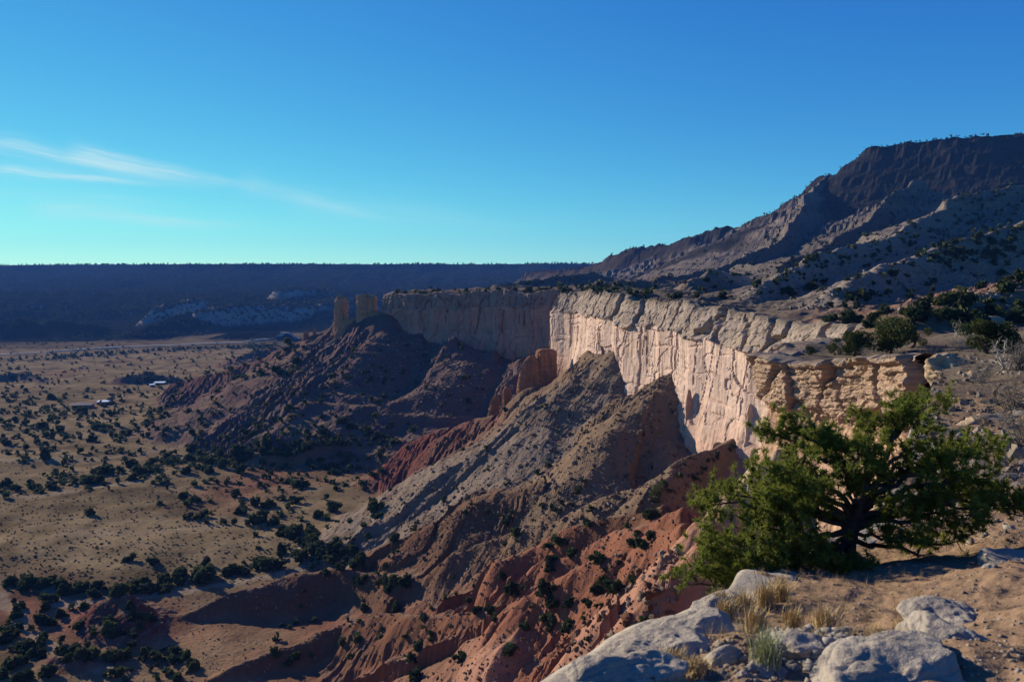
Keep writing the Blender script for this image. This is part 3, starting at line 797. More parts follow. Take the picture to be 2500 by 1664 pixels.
wall('ledge_cliff', LEDGEP, 0.21, 0.20, disp_ledge, col_ledge, M_ledge, 'near layered sandstone ledge with overhanging block', cap=(3.6, 2.4, 1.2, 0.4), below=4.0, smoothN=10, lift=0.7, inset=2.2)

NEARP = [tuple(r) for r in RIM[0:11]]
def disp_near(s, z, dep):
    return 0.05 + 0.5 * pn2(s / 5, z / 6, 501) * ss(0, 3, dep) + 0.25 * fbm3(s / 1.2, z / 1.0, s * 0, 3, 502) * ss(0, 1.0, dep)
def col_nearw(s, z, dep, X, Y):
    return np.ones(s.shape + (3,)) * np.array((0.33, 0.25, 0.18))
wall('overlook_edge', NEARP, 0.10, 0.8, disp_near, col_nearw, M_rock, 'pale rock face dropping from the edge of the overlook', cap=(0.6, 0.52, 0.44, 0.36, 0.28, 0.2, 0.12, 0.05), below=2.0, lift=0.05, inset=0.25, nf=0.5, smooth=True)

# ----------------------------------------------------------------------------------------
# finding the ground seen along a photo pixel
# ----------------------------------------------------------------------------------------
ANG = np.maximum.accumulate(np.where(YY < 1.9, -9, ZZ / YY), axis=0)     # highest line of sight so far, per column
def hit(px, py):
    """ground point seen along photo pixels; y = 0 where it is sky"""
    px = np.atleast_1d(np.asarray(px, float)); py = np.atleast_1d(np.asarray(py, float))
    u = (px - 1250.0) / F; v = (HZ - py) / F
    j = np.clip(np.searchsorted(us, u), 1, NU - 1)
    j = np.where(np.abs(us[j - 1] - u) < np.abs(us[j] - u), j - 1, j)
    out = np.zeros((len(px), 3)); cl = np.full(len(px), -1)
    for k in range(len(px)):
        i = int(np.searchsorted(ANG[:, j[k]], v[k]))
        if i <= 0 or i >= NY - 1: continue
        out[k] = (u[k] * ys[i], ys[i], ZZ[i, j[k]]); cl[k] = CLS[i, j[k]]
    return out, cl
def ground(x, y):
    return land(np.array([x], float), np.array([y], float))[0][0]

# ----------------------------------------------------------------------------------------
# rock towers and fins
# ----------------------------------------------------------------------------------------
def rock_column(name, base, wx, wy, rot, z0, z1, seed, col, label, group=None, taper=0.12, lean=(0, 0), dome=0.35, na=56, dz=0.6, rough=1.0, mat=None, skew=0.0, jag=0.0):
    """a free-standing pillar of sandstone: uneven squarish plan, cracked sides, rounded top"""
    nz = max(12, int((z1 - z0) / dz))
    th = np.linspace(0, 2 * np.pi, na, endpoint=False)
    t = np.linspace(0, 1, nz)
    T, TH = np.meshgrid(t, th, indexing='ij')
    c, s_ = np.cos(TH), np.sin(TH)
    sup = 1.0 / (np.abs(c) ** 4 + np.abs(s_) ** 4) ** 0.25
    tp = 1 - taper * T
    top = np.sqrt(np.clip(1 - np.clip((T - (1 - dome * 0.5)) / (dome * 0.5), 0, 1) ** 2, 0.0, 1)) * 0.92 + 0.08
    zz_ = z0 + (z1 - z0) * T
    arc = TH * (wx + wy) * 0.5
    d = rough * (0.9 * pn2(arc / 3.0 + seed, zz_ / 14, seed) + 0.55 * fbm3(c * wx / 5, s_ * wy / 5, zz_ / 3.5, 3, seed) + 0.35 * pn2(zz_ / 1.6, arc * 0, seed + 4))
    rx = (wx * 0.5 * sup * tp + d) * top; ry = (wy * 0.5 * sup * tp + d) * top
    rx = rx * (1 + 0.35 * (1 - ss(0, 0.25, T))); ry = ry * (1 + 0.35 * (1 - ss(0, 0.25, T)))
    lx = rx * c; ly = ry * s_
    zz_ = zz_ - jag * np.maximum(0, pn2(arc / 2.6, arc * 0, seed + 6) + 0.2) * ss(0.8, 1.0, T)
    zz_ = zz_ + skew * lx * T
    X = lx * math.cos(rot) - ly * math.sin(rot) + lean[0] * T
    Y = lx * math.sin(rot) + ly * math.cos(rot) + lean[1] * T
    V = np.stack([X, Y, zz_ - z0], -1).reshape(-1, 3)
    i, j = np.meshgrid(np.arange(nz - 1), np.arange(na), indexing='ij')
    a = (i * na + j).ravel(); b = (i * na + (j + 1) % na).ravel()
    Fc = np.stack([a, b, b + na, a + na], -1)
    n = fbm3(X / 5, Y / 5, zz_ / 3, 3, seed + 9).reshape(-1)
    cols = np.array(col)[None] * (1 + 0.16 * n[:, None])
    V = np.concatenate([V, [V[-na:].mean(0) + (0, 0, 0.1)]]); cols = np.concatenate([cols, cols[-1:]])
    F3 = [tuple(f) for f in Fc] + [(int((nz - 1) * na + k), int((nz - 1) * na + (k + 1) % na), len(V) - 1) for k in range(na)]
    o = mesh_obj(name, V, F3, mat or M_cliff, cols=cols, label=label, cat='rock tower', group=group, smooth=False)
    o.location = (base[0], base[1], z0)
    return o

SAND = (0.40, 0.255, 0.15)
p = P(833, 722, 752)
rock_column('rock_tower', p, 13, 9, 0.25, -60, p[2], 11, SAND, 'slender round-topped rock tower standing apart at the end of the shaded cliff', dome=0.3, rough=1.5, jag=3.0)
p = P(895, 718, 741)
rock_column('rock_tower', p, 19, 10, 0.3, -60, p[2], 14, SAND, 'broad flat-topped rock tower between the slender tower and the shaded cliff', dome=0.08, taper=0.05, rough=1.5, jag=4.0)
p = P(878, 774, 748)
rock_column('rock_saddle', p, 50, 10, 0.3, -66, p[2], 17, (0.32, 0.22, 0.13), 'low sandstone saddle joining the feet of the two rock towers', dome=0.5, na=90, taper=0.3)
p = P(926, 758, 738)
rock_column('rock_saddle', p, 19, 9, 0.3, -66, p[2], 19, (0.32, 0.22, 0.13), 'notched golden saddle between the broad tower and the shaded cliff', dome=0.35, taper=0.15)
ORA = (0.30, 0.15, 0.085)
def fin(px0, px1, pt, pb, d, seed, label, col=ORA, dp=0.6, rot=0.2, lean=(0, 0), taper=0.2, dome=0.3, skew=0.0, group=None):
    a, b = P(px0, pt, d), P(px1, pt, d); zb = P(px0, pb, d)[2]
    w_ = b[0] - a[0]
    rock_column('rock_fin', ((a[0] + b[0]) / 2, d), w_, w_ * dp, rot, zb - 6, a[2], seed, col, label, taper=taper, dome=dome, lean=lean, dz=0.45, rough=0.75, skew=skew, group=group)
fin(1306, 1360, 850, 945, 462, 21, 'tall blunt orange sandstone fin leaning on the corner of the sunlit cliff', taper=0.12, dome=0.14)
fin(1248, 1316, 868, 1000, 458, 24, 'slanting cracked orange sandstone fin beside the blunt fin', lean=(3.0, 0), taper=0.45, dome=0.4, skew=0.35)
fin(1225, 1250, 944, 985, 462, 27, 'short orange rock stub at the foot of the slanting fin', taper=0.3)
fin(1182, 1218, 962, 1035, 470, 29, 'pointed orange pinnacle standing low on the fan left of the fins', lean=(2.5, 0), taper=0.5, dome=0.5)
fin(738, 756, 806, 840, 776, 31, 'small red pinnacle on the ridge below the slender rock tower', taper=0.5, dome=0.5, col=(0.34, 0.16, 0.11))
fin(762, 774, 800, 822, 772, 33, 'tiny red knob just uphill of the small red pinnacle', taper=0.5, dome=0.5, col=(0.34, 0.16, 0.11))
fin(1632, 1650, 893, 950, 334, 35, 'knobby pale spire on top of the second talus cone', col=(0.42, 0.29, 0.22), taper=0.4, dome=0.5)
fin(1700, 1714, 905, 1000, 308, 37, 'thin leaning spire against the base of the sunlit cliff', col=(0.42, 0.28, 0.21), taper=0.45, dome=0.5)
fin(1672, 1692, 950, 1010, 309, 39, 'stubby double spire beside the thin leaning spire', col=(0.42, 0.28, 0.21), taper=0.5, dome=0.5)
fin(1818, 1846, 985, 1050, 272, 41, 'rounded pillar at the foot of the sunlit cliff beside the ledge', col=(0.55, 0.40, 0.30), taper=0.25, dome=0.4)

# ----------------------------------------------------------------------------------------
# foliage
# ----------------------------------------------------------------------------------------
def leaf_mat(name, c0, c1, rnd=0.35, trans=0.25):
    m, t, b = new_mat(name)
    info = t.n('ShaderNodeObjectInfo').outputs['Random']
    co = t.n('ShaderNodeTexCoord').outputs['Object']
    n = t.noise(co, 1.3, 3, 0.6)
    f = t.math('ADD', t.math('MULTIPLY', info, rnd), t.math('MULTIPLY', n, 1.0 - rnd), clamp=True)
    c = t.ramp(f, [(0.25, c0), (0.75, c1)])
    t.set(b, 'Base Color', c)
    b.inputs['Roughness'].default_value = 0.6
    b.inputs['Specular IOR Level'].default_value = 0.0
    tr = t.n('ShaderNodeBsdfTranslucent', ins={'Color': c})
    mx = t.n('ShaderNodeMixShader', ins={0: trans, 1: b.outputs[0], 2: tr.outputs[0]})
    out = [n_ for n_ in t.t.nodes if n_.type == 'OUTPUT_MATERIAL'][0]
    t.t.links.new(mx.outputs[0], out.inputs[0])
    return m
M_jun = leaf_mat('juniper_green', (0.022, 0.032, 0.016), (0.055, 0.068, 0.030))
M_jun2 = leaf_mat('juniper_bright', (0.035, 0.048, 0.018), (0.085, 0.095, 0.036))
M_sage = leaf_mat('sage_grey', (0.05, 0.052, 0.034), (0.095, 0.088, 0.056))
M_needle = leaf_mat('pinyon_needles', (0.075, 0.105, 0.02), (0.23, 0.25, 0.05), 0.0, 0.42)
def plain_mat(name, c, rough=0.9, nscale=None, c2=None):
    m, t, b = new_mat(name)
    b.inputs['Roughness'].default_value = rough
    if nscale:
        co = t.n('ShaderNodeTexCoord').outputs['Object']
        t.set(b, 'Base Color', t.ramp(t.noise(co, nscale, 5, 0.6), [(0.3, c), (0.7, c2)]))
    else: b.inputs['Base Color'].default_value = (*c, 1)
    return m
M_bark = plain_mat('dark_bark', (0.035, 0.028, 0.022), 0.95, 6.0, (0.10, 0.08, 0.065))
M_dead = plain_mat('bleached_wood', (0.26, 0.24, 0.21), 0.9, 5.0, (0.42, 0.40, 0.36))
M_twig = plain_mat('grey_twigs', (0.10, 0.09, 0.08), 0.9, 4.0, (0.19, 0.17, 0.15))
M_grass = plain_mat('dry_grass', (0.36, 0.26, 0.12), 0.8, 7.0, (0.52, 0.40, 0.21))
M_gpale = plain_mat('pale_green_grass', (0.26, 0.27, 0.13), 0.8, 7.0, (0.42, 0.42, 0.22))

def rand_rot(n, r):
    q = r.normal(size=(n, 4)); q /= np.linalg.norm(q, axis=1)[:, None]
    w_, x, y, z = q.T
    return np.stack([np.stack([1 - 2 * (y * y + z * z), 2 * (x * y - z * w_), 2 * (x * z + y * w_)], -1),
                     np.stack([2 * (x * y + z * w_), 1 - 2 * (x * x + z * z), 2 * (y * z - x * w_)], -1),
                     np.stack([2 * (x * z - y * w_), 2 * (y * z + x * w_), 1 - 2 * (x * x + y * y)], -1)], 1)

def bush_mesh(seed, nleaf=170, leaf=0.16, lobes=7, h=0.8, core=True):
    """unit bush (about 1 wide, h high): lobes of ragged leaf clumps round a dark core"""
    r = np.random.default_rng(seed)
    lc = r.normal(size=(lobes, 3)) * (0.20, 0.20, 0.14) + (0, 0, h * 0.48); lr = r.uniform(0.16, 0.30, lobes)
    lc[0] = (0, 0, h * 0.45); lr[0] = 0.32
    V = []; Fc = []
    k = r.integers(0, lobes, nleaf)
    dv = r.normal(size=(nleaf, 3)); dv /= np.linalg.norm(dv, axis=1)[:, None]
    c = lc[k] + dv * (lr[k] * r.uniform(0.55, 1.08, nleaf))[:, None]
    c[:, 2] = np.abs(c[:, 2]); 
    Rm = rand_rot(nleaf, r)
    s_ = leaf * r.uniform(0.6, 1.3, nleaf)
    tri = np.array([(-0.6, -0.5, 0), (0.6, -0.45, 0.1), (0.45, 0.5, 0), (-0.4, 0.6, -0.12)])
    q = np.einsum('nij,kj->nki', Rm, tri) * s_[:, None, None] + c[:, None]
    q[..., 2] = np.maximum(q[..., 2], 0.0)
    V = q.reshape(-1, 3); Fc = np.arange(len(V)).reshape(-1, 4)
    if core:
        vs = []; fs = []; off = len(V)
        for (cc, rr) in zip(lc, lr):
            n1 = len(vs)
            for la in (-0.7, 0.0, 0.7):
                for lo in range(6):
                    a = lo * math.pi / 3 + la
                    vs.append((cc[0] + rr * 0.8 * math.cos(la) * math.cos(a), cc[1] + rr * 0.8 * math.cos(la) * math.sin(a), max(0.0, cc[2] + rr * 0.8 * math.sin(la))))
            for b in range(2):
                for lo in range(6):
                    i0 = n1 + b * 6 + lo; i1 = n1 + b * 6 + (lo + 1) % 6
                    fs.append((i0, i1, i1 + 6, i0 + 6))
            fs.append(tuple(n1 + 12 + q_ for q_ in (0, 1, 2, 3))); fs.append(tuple(n1 + 12 + q_ for q_ in (3, 4, 5, 0)))
        V = np.concatenate([V, vs]); Fc = np.concatenate([Fc, np.array(fs) + off])
    return V, Fc

BUSH = [bush_mesh(100 + i, 150, 0.17, 6 + i % 3, 0.62 + 0.08 * (i % 4)) for i in range(6)]
SMALL = [bush_mesh(200 + i, 16, 0.36, 3, 0.7, core=False) for i in range(5)]
def bush_data(name, vf, mat):
    o = mesh_obj(name, vf[0], vf[1], mat, smooth=False); me = o.data
    bpy.data.objects.remove(o); return me
BMESH = [bush_data('juniper', b, M_jun) for b in BUSH] 
BMESH2 = [bush_data('juniper', b, M_jun2) for b in BUSH]

# where bushes show in the photo (coordinates of the 2356-wide view), spread, count, size in metres, which group
K_ = 2500.0 / 2356.0
plants = []          # x, y, z, size, group
r0 = np.random.default_rng(11)
def put(pxs, pys, size, grp, jitter=0.45):
    h, cl = hit(np.array(pxs) * K_, np.array(pys) * K_)
    for (x, y, z), c in zip(h, cl):
        if y <= 0: continue
        if y < 130: size_ = size * 0.4
        else: size_ = size
        if y < 130 and r0.uniform() < 0.5: continue
        plants.append((x, y, z, size_ * math.exp(r0.normal() * jitter * 0.6), grp, c))
def area(x0, x1, y0, y1, n, size, grp): put(r0.uniform(x0, x1, n), r0.uniform(y0, y1, n), size, grp)
def band(pts, th, n, size, grp):
    p_ = np.array(pts, float); sg = np.linalg.norm(np.diff(p_, axis=0), axis=1); c_ = np.concatenate([[0], np.cumsum(sg)])
    t = r0.uniform(0, c_[-1], n)
    put(np.interp(t, c_, p_[:, 0]) + r0.normal(size=n) * th * 1.2, np.interp(t, c_, p_[:, 1]) + r0.normal(size=n) * th * 0.5, size, grp)
area(0, 430, 868, 960, 150, 5.0, 'flat'); area(0, 380, 940, 1010, 110, 5.5, 'flat'); area(0, 470, 985, 1065, 60, 5.0, 'flat'); area(0, 700, 790, 870, 260, 5.0, 'river')
band([(0, 1135), (160, 1105), (350, 1075), (520, 1055), (700, 1020), (930, 1018)], 26, 190, 5.2, 'wash')
band([(330, 1065), (560, 1050), (760, 1065), (850, 1090)], 22, 80, 4.6, 'wash')
area(420, 700, 1090, 1210, 46, 4.6, 'wash'); area(600, 900, 1020, 1130, 60, 4.2, 'wash')
area(640, 880, 1175, 1300, 42, 5.0, 'foot'); band([(640, 1230), (720, 1270), (800, 1300), (760, 1330)], 14, 24, 5.0, 'foot')
put([475, 300, 350, 585, 590, 560, 372, 205], [1300, 1290, 1297, 1235, 1262, 1180, 1160, 1186], 5.4, 'lone', 0.15)
band([(20, 1345), (120, 1352), (230, 1366), (340, 1364), (420, 1338), (560, 1312), (640, 1302)], 12, 70, 5.0, 'gully')
area(0, 120, 1385, 1568, 34, 4.2, 'gully'); area(110, 350, 1400, 1568, 42, 3.8, 'gully'); area(250, 460, 1490, 1568, 26, 3.0, 'gully')
band([(0, 832), (230, 816), (450, 803), (640, 797)], 5, 170, 7.0, 'river'); band([(60, 790), (200, 778), (330, 775)], 6, 60, 7.0, 'river'); band([(330, 772), (480, 768)], 4, 40, 7.0, 'river')
area(0, 900, 850, 1010, 230, 4.2, 'flat'); area(0, 620, 1010, 1130, 70, 4.4, 'flat'); area(450, 850, 985, 1120, 60, 4.2, 'wash')
area(960, 1600, 920, 1150, 34, 2.2, 'slope'); area(700, 1500, 1110, 1400, 70, 2.6, 'slope'); area(700, 1500, 1200, 1420, 30, 3.4, 'slope'); area(600, 1500, 1390, 1568, 60, 2.6, 'slope')
band([(1430, 1190), (1500, 1150), (1620, 1090), (1700, 1020)], 14, 16, 2.2, 'slope'); band([(880, 1345), (940, 1350)], 8, 8, 4.0, 'slope'); band([(1200, 1180), (1330, 1170)], 10, 8, 2.6, 'slope')
area(420, 1200, 790, 985, 90, 3.4, 'fartalus')
area(900, 1420, 640, 692, 160, 3.6, 'bench'); area(1270, 1900, 600, 690, 150, 3.4, 'bench')
area(1880, 2356, 560, 760, 110, 3.2, 'bench')
area(1400, 2356, 320, 620, 560, 4.2, 'mount'); area(1750, 2356, 400, 600, 240, 4.0, 'mount')
plants = [p_ for p_ in plants if p_[3] > 0.5 and not (p_[1] < 60)]
plants.sort(key=lambda p_: -p_[3] / p_[1])
GL = {'flat': ('dark juniper bush dotted over the tan flats beside the low buildings', 'junipers on the tan flats'),
      'wash': ('dark juniper bush in the bushy belt across the middle of the valley', 'junipers of the valley belt'),
      'foot': ('dark juniper bush clustered at the toe of the long brown ridges', 'junipers at the ridge toes'),
      'gully': ('dark green juniper bush in the shadowy gully at the lower left', 'junipers in the shadowy gully'),
      'river': ('dark tree in the line of trees along the pale road', 'trees along the road'),
      'slope': ('small green bush clinging to the brown and red slopes below the sunlit cliff', 'bushes on the near slopes'),
      'fartalus': ('small dark bush on the shaded talus below the rock towers', 'bushes on the far talus'),
      'bench': ('small dark bush on the bench slopes above the cliff rim', 'bushes on the bench'),
      'mount': ('tiny dark tree on the stepped mountain slope', 'trees on the mountain'),
      'lone': ('lone dark juniper casting a shadow on the bare tan grassland', 'lone junipers on the grassland')}
NIND = 300
GL['row'] = ('dark juniper in the row where the tan grassland meets the gully', 'junipers edging the grassland')
GL['corner'] = ('dark juniper in the bottom left corner beside the dirt track', 'junipers in the bottom left corner')
GL['redslope'] = ('small green bush on the red ribs below the pinyon', 'bushes on the red ribs')
def regroup(x, y, z, g):
    px, py = 1250 + x / y * F, HZ - z / y * F
    if g == 'gully' and py < 1465: return 'row'
    if g == 'gully' and px < 150: return 'corner'
    if g == 'slope' and y < 240: return 'redslope'
    return g
for i, (x, y, z, sz, g, c) in enumerate(plants[:NIND]):
    g = regroup(x, y, z, g)
    o = bpy.data.objects.new('juniper_bush', (BMESH2 if (g in ('slope', 'gully') and i % 2) else BMESH)[i % 6])
    C.objects.link(o)
    o.location = (x, y, z - 0.06 * sz); o.rotation_euler = (0, 0, r0.uniform(0, 6.28))
    k = sz * r0.uniform(0.85, 1.15); o.scale = (k, k * r0.uniform(0.85, 1.1), sz * r0.uniform(0.75, 1.15))
    tag(o, GL[g][0], 'bush', GL[g][1])

def scatter(name, proto, pos, size, mat, label, seed, flatten=(0.8, 1.15), sink=0.05, cols=None, upright=True, smooth=False):
    """many copies of a few shapes joined into one mesh"""
    r = np.random.default_rng(seed)
    n = len(pos)
    if n == 0: return
    VV = []; FF = []; off = 0; CC = []
    which = r.integers(0, len(proto), n)
    for k, (v, f) in enumerate(proto):
        idx = np.where(which == k)[0]
        if not len(idx): continue
        if upright:
            a = r.uniform(0, 6.28, len(idx)); ca, sa = np.cos(a), np.sin(a)
            x = v[None, :, 0] * ca[:, None] - v[None, :, 1] * sa[:, None]; y = v[None, :, 0] * sa[:, None] + v[None, :, 1] * ca[:, None]
            q = np.stack([x, y, np.broadcast_to(v[None, :, 2], x.shape) * r.uniform(*flatten, len(idx))[:, None]], -1)
        else:
            q = np.einsum('nij,kj->nki', rand_rot(len(idx), r), v)
        q = q * size[idx][:, None, None] + pos[idx][:, None]
        q[..., 2] -= (sink * size[idx])[:, None]
        VV.append(q.reshape(-1, 3)); m_ = v.shape[0]
        FF.append((f[None] + (np.arange(len(idx)) * m_)[:, None, None]).reshape(-1, f.shape[1]) + off); off += len(idx) * m_
        if cols is not None: CC.append(np.repeat(cols[idx], m_, axis=0))
    return mesh_obj(name, np.concatenate(VV), np.concatenate(FF), mat, smooth=smooth, kind='stuff', label=label, cols=np.concatenate(CC) if cols is not None else None)

rest = plants[NIND:]
rest_p = np.array([r_[:3] for r_ in rest]); rest_s = np.array([r_[3] for r_ in rest])
scatter('distant_scrub', SMALL, rest_p, rest_s, M_jun, 'fine dark scrub of distant junipers', 3)
# low sage and bunch grass on the flats
pp, cl = hit(np.concatenate([r0.uniform(0, 720, 1300), r0.uniform(0, 950, 1300), r0.uniform(0, 1000, 800)]) * K_, np.concatenate([r0.uniform(1120, 1345, 1300), r0.uniform(860, 1120, 1300), r0.uniform(1000, 1340, 800)]) * K_)
k = (pp[:, 1] > 0) & (cl == 0); pp = pp[k]
scatter('low_sage', SMALL, pp, r0.uniform(0.5, 1.6, len(pp)), M_sage, 'low grey sage dots over the grassland', 4, flatten=(0.4, 0.7))
# woods of the far mesa
n = 5200
pp, cl = hit(r0.uniform(-60, 1500, n) * 1.0, np.concatenate([r0.uniform(640, 800, n - 1500), r0.normal(643, 4, 1500)]))
k = (pp[:, 1] > 1900) & (cl == 3); pp = pp[k]
scatter('far_woods', SMALL, pp, r0.uniform(5, 13, len(pp)), M_jun, 'dark woods covering the far mesa', 5)
# ragged trees along the mountain skyline
sk = []
for a in np.concatenate([r0.uniform(2150, 2500, 46), r0.normal(2060, 30, 14), r0.normal(1880, 20, 10), r0.uniform(1480, 2150, 40)]).clip(1480, 2499):
    jc = int(np.argmin(np.abs(us - (a - 1250) / F))); i = int(np.argmax(ZZ[:, jc] / YY[:, jc]))
    if YY[i, jc] > 700: sk.append((XX[i, jc] + r0.normal() * 4, YY[i, jc] - r0.uniform(0, 12), ZZ[i, jc]))
sk = np.array(sk)
scatter('skyline_trees', SMALL, sk, r0.uniform(1.5, 5.0, len(sk)), M_jun, 'row of tiny trees along the mountain skyline', 6)

# ----------------------------------------------------------------------------------------
# loose rock
# ----------------------------------------------------------------------------------------
def stone_proto(seed, sub=1):
    r = np.random.default_rng(seed)
    g = (1 + 5 ** 0.5) / 2
    v = np.array([(-1, g, 0), (1, g, 0), (-1, -g, 0), (1, -g, 0), (0, -1, g), (0, 1, g), (0, -1, -g), (0, 1, -g), (g, 0, -1), (g, 0, 1), (-g, 0, -1), (-g, 0, 1)], float)
    v /= np.linalg.norm(v[0])
    f = np.array([(0, 11, 5), (0, 5, 1), (0, 1, 7), (0, 7, 10), (0, 10, 11), (1, 5, 9), (5, 11, 4), (11, 10, 2), (10, 7, 6), (7, 1, 8), (3, 9, 4), (3, 4, 2), (3, 2, 6), (3, 6, 8), (3, 8, 9), (4, 9, 5), (2, 4, 11), (6, 2, 10), (8, 6, 7), (9, 8, 1)])
    for _ in range(sub):
        v = list(map(tuple, v)); nf = []; cache = {}
        def mid(a, b):
            k = (min(a, b), max(a, b))
            if k not in cache:
                m_ = np.array(v[a]) + np.array(v[b]); m_ /= np.linalg.norm(m_); v.append(tuple(m_)); cache[k] = len(v) - 1
            return cache[k]
        for a, b, c in f:
            x, y, z = mid(a, b), mid(b, c), mid(c, a)
            nf += [(a, x, z), (b, y, x), (c, z, y), (x, y, z)]
        f = np.array(nf); v = np.array(v)
    if sub == 0 or sub == 1:
        v = v * (0.5 * (1 + 0.28 * r.normal(size=(len(v), 1)).clip(-1.2, 1.2))) * (1, r.uniform(0.65, 1), r.uniform(0.5, 0.85))
    return v, f
STONE = [stone_proto(300 + i, 0) for i in range(8)]
M_stone = terrain_mat('loose_stone', fine=2.5, mid=0.4, bump=0.4, bump_d=0.1, var=0.3)
def stones(name, x0, x1, y0, y1, n, s0, s1, cols, label, seed, want=None):
    r = np.random.default_rng(seed)
    pp, cl = hit(r.uniform(x0, x1, n) * K_, r.uniform(y0, y1, n) * K_)
    k = (pp[:, 1] > 0) & (np.isin(cl, want) if want is not None else True); pp = pp[k]
    sz = s0 * (s1 / s0) ** (r.uniform(0, 1, len(pp)) ** 2.4)
    cc = np.array(cols)[r.integers(0, len(cols), len(pp))] * r.uniform(0.75, 1.25, (len(pp), 1))
    scatter(name, STONE, pp, sz, M_stone, label, seed, sink=0.0, cols=cc, upright=False)
stones('talus_rubble', 900, 1640, 820, 1290, 5200, 0.45, 2.4, [(0.17, 0.12, 0.085), (0.24, 0.185, 0.145), (0.14, 0.095, 0.068)], 'angular rubble strewn over the talus cones', 21, (1,))
stones('pale_rubble', 780, 1120, 775, 930, 1500, 0.5, 3.2, [(0.24, 0.205, 0.18), (0.17, 0.135, 0.115)], 'pale boulder rubble on the shaded talus', 22, (1,))
stones('slope_rubble', 600, 1560, 1150, 1568, 4200, 0.3, 1.5, [(0.18, 0.12, 0.085), (0.24, 0.185, 0.14), (0.16, 0.08, 0.052)], 'scattered stones on the lower ridges', 23, (1, 2))
stones('bench_rubble', 1250, 2356, 480, 715, 4600, 0.4, 2.4, [(0.18, 0.15, 0.12), (0.25, 0.215, 0.18), (0.14, 0.11, 0.088)], 'broken rock on the bench slopes', 24, (5, 6))
stones('gully_stones', 60, 620, 1360, 1568, 1200, 0.3, 1.3, [(0.19, 0.135, 0.095), (0.27, 0.22, 0.18)], 'stones on the gully floor', 25, (0, 1, 2))

# ----------------------------------------------------------------------------------------
# the pinyon at the edge
# ----------------------------------------------------------------------------------------
def tube(pts, rad, n=6):
    p = np.array(pts, float); m_ = len(p)
    t = np.gradient(p, axis=0); t /= np.linalg.norm(t, axis=1)[:, None] + 1e-9
    ref = np.array([0.3, 0.2, 1.0]) if abs(t[0][2]) < 0.9 else np.array([1.0, 0, 0])
    a = np.cross(t, ref); a /= np.linalg.norm(a, axis=1)[:, None] + 1e-9
    b = np.cross(t, a)
    th = np.linspace(0, 2 * np.pi, n, endpoint=False)
    r_ = np.broadcast_to(np.asarray(rad, float), (m_,))
    V = p[:, None] + r_[:, None, None] * (np.cos(th)[None, :, None] * a[:, None] + np.sin(th)[None, :, None] * b[:, None])
    i, j = np.meshgrid(np.arange(m_ - 1), np.arange(n), indexing='ij')
    q = (i * n + j).ravel(); q2 = (i * n + (j + 1) % n).ravel()
    return V.reshape(-1, 3), np.stack([q, q2, q2 + n, q + n], -1)
class Acc:
    def __init__(s): s.v = []; s.f = []; s.o = 0
    def add(s, vf):
        s.v.append(vf[0]); s.f.append(vf[1] + s.o); s.o += len(vf[0])
    def get(s): return np.concatenate(s.v), np.concatenate(s.f)
def curve(a, b, bend, r, n=7, wob=0.04):
    t = np.linspace(0, 1, n)[:, None]
    m_ = (np.array(a) + np.array(b)) / 2 + bend
    p = (1 - t) ** 2 * a + 2 * t * (1 - t) * m_ + t * t * b
    L = np.linalg.norm(np.array(b) - a)
    return p + r.normal(size=p.shape) * wob * L * np.sin(np.pi * t)

def tufts(centers, dirs, r, nn=32, ln=0.076, wd=0.0066):
    """bottle-brush needle tufts: thin blades fanned round the shoot"""
    n = len(centers)
    c = np.repeat(centers, nn, 0); d = np.repeat(dirs, nn, 0)
    rv = r.normal(size=(n * nn, 3)); rv /= np.linalg.norm(rv, axis=1)[:, None]
    dv = d * r.uniform(0.2, 1.1, (n * nn, 1)) + rv; dv /= np.linalg.norm(dv, axis=1)[:, None]
    base = c + d * r.uniform(-0.045, 0.02, (n * nn, 1))
    L = ln * r.uniform(0.65, 1.25, (n * nn, 1))
    sd = np.cross(dv, r.normal(size=(n * nn, 3))); sd /= np.linalg.norm(sd, axis=1)[:, None] + 1e-9
    V = np.stack([base - sd * wd, base + sd * wd, base + dv * L], 1).reshape(-1, 3)
    return V, np.arange(len(V)).reshape(-1, 3)

rt = np.random.default_rng(77)
TD = 10.0
tb = np.array(P(1600 + 1200 / 2.613, 850 + 1345 / 2.613, TD)); tb[2] = ground(tb[0], tb[1])
def tp(cx, cy, dy):
    cx = 1250 + (cx - 1250) * (0.90 if cx < 1250 else 0.95)
    return np.array(P(1600 + cx / 2.613, 850 + cy / 2.613, TD + dy)) - tb
tree = empty('pinyon_tree', tuple(tb), 'sprawling green pinyon pine with dark trunk at the edge of the overlook', 'tree')
stem = np.array([(0.0, 0.0, -0.12), tp(1225, 1240, 0), tp(1275, 1080, 0.05), tp(1330, 900, 0.1), tp(1380, 760, 0.15)])
stem = np.stack([np.interp(np.linspace(0, 4, 17), range(5), stem[:, i]) for i in range(3)], -1)
stem[1:-1] += rt.normal(size=(15, 3)) * 0.015
tk = Acc(); tk.add(tube(stem, np.interp(np.linspace(0, 1, 17), [0, 0.08, 0.3, 1], [0.21, 0.14, 0.11, 0.035]), 10))
for a in (0.4, 1.9, 3.3, 4.6):
    tk.add(tube([(0.05 * math.cos(a), 0.05 * math.sin(a), 0.12), (0.2 * math.cos(a), 0.2 * math.sin(a), 0.0), (0.42 * math.cos(a), 0.42 * math.sin(a), -0.1)], [0.09, 0.06, 0.02], 7))
v, f = tk.get(); mesh_obj('trunk', v, f, M_bark, parent=tree)
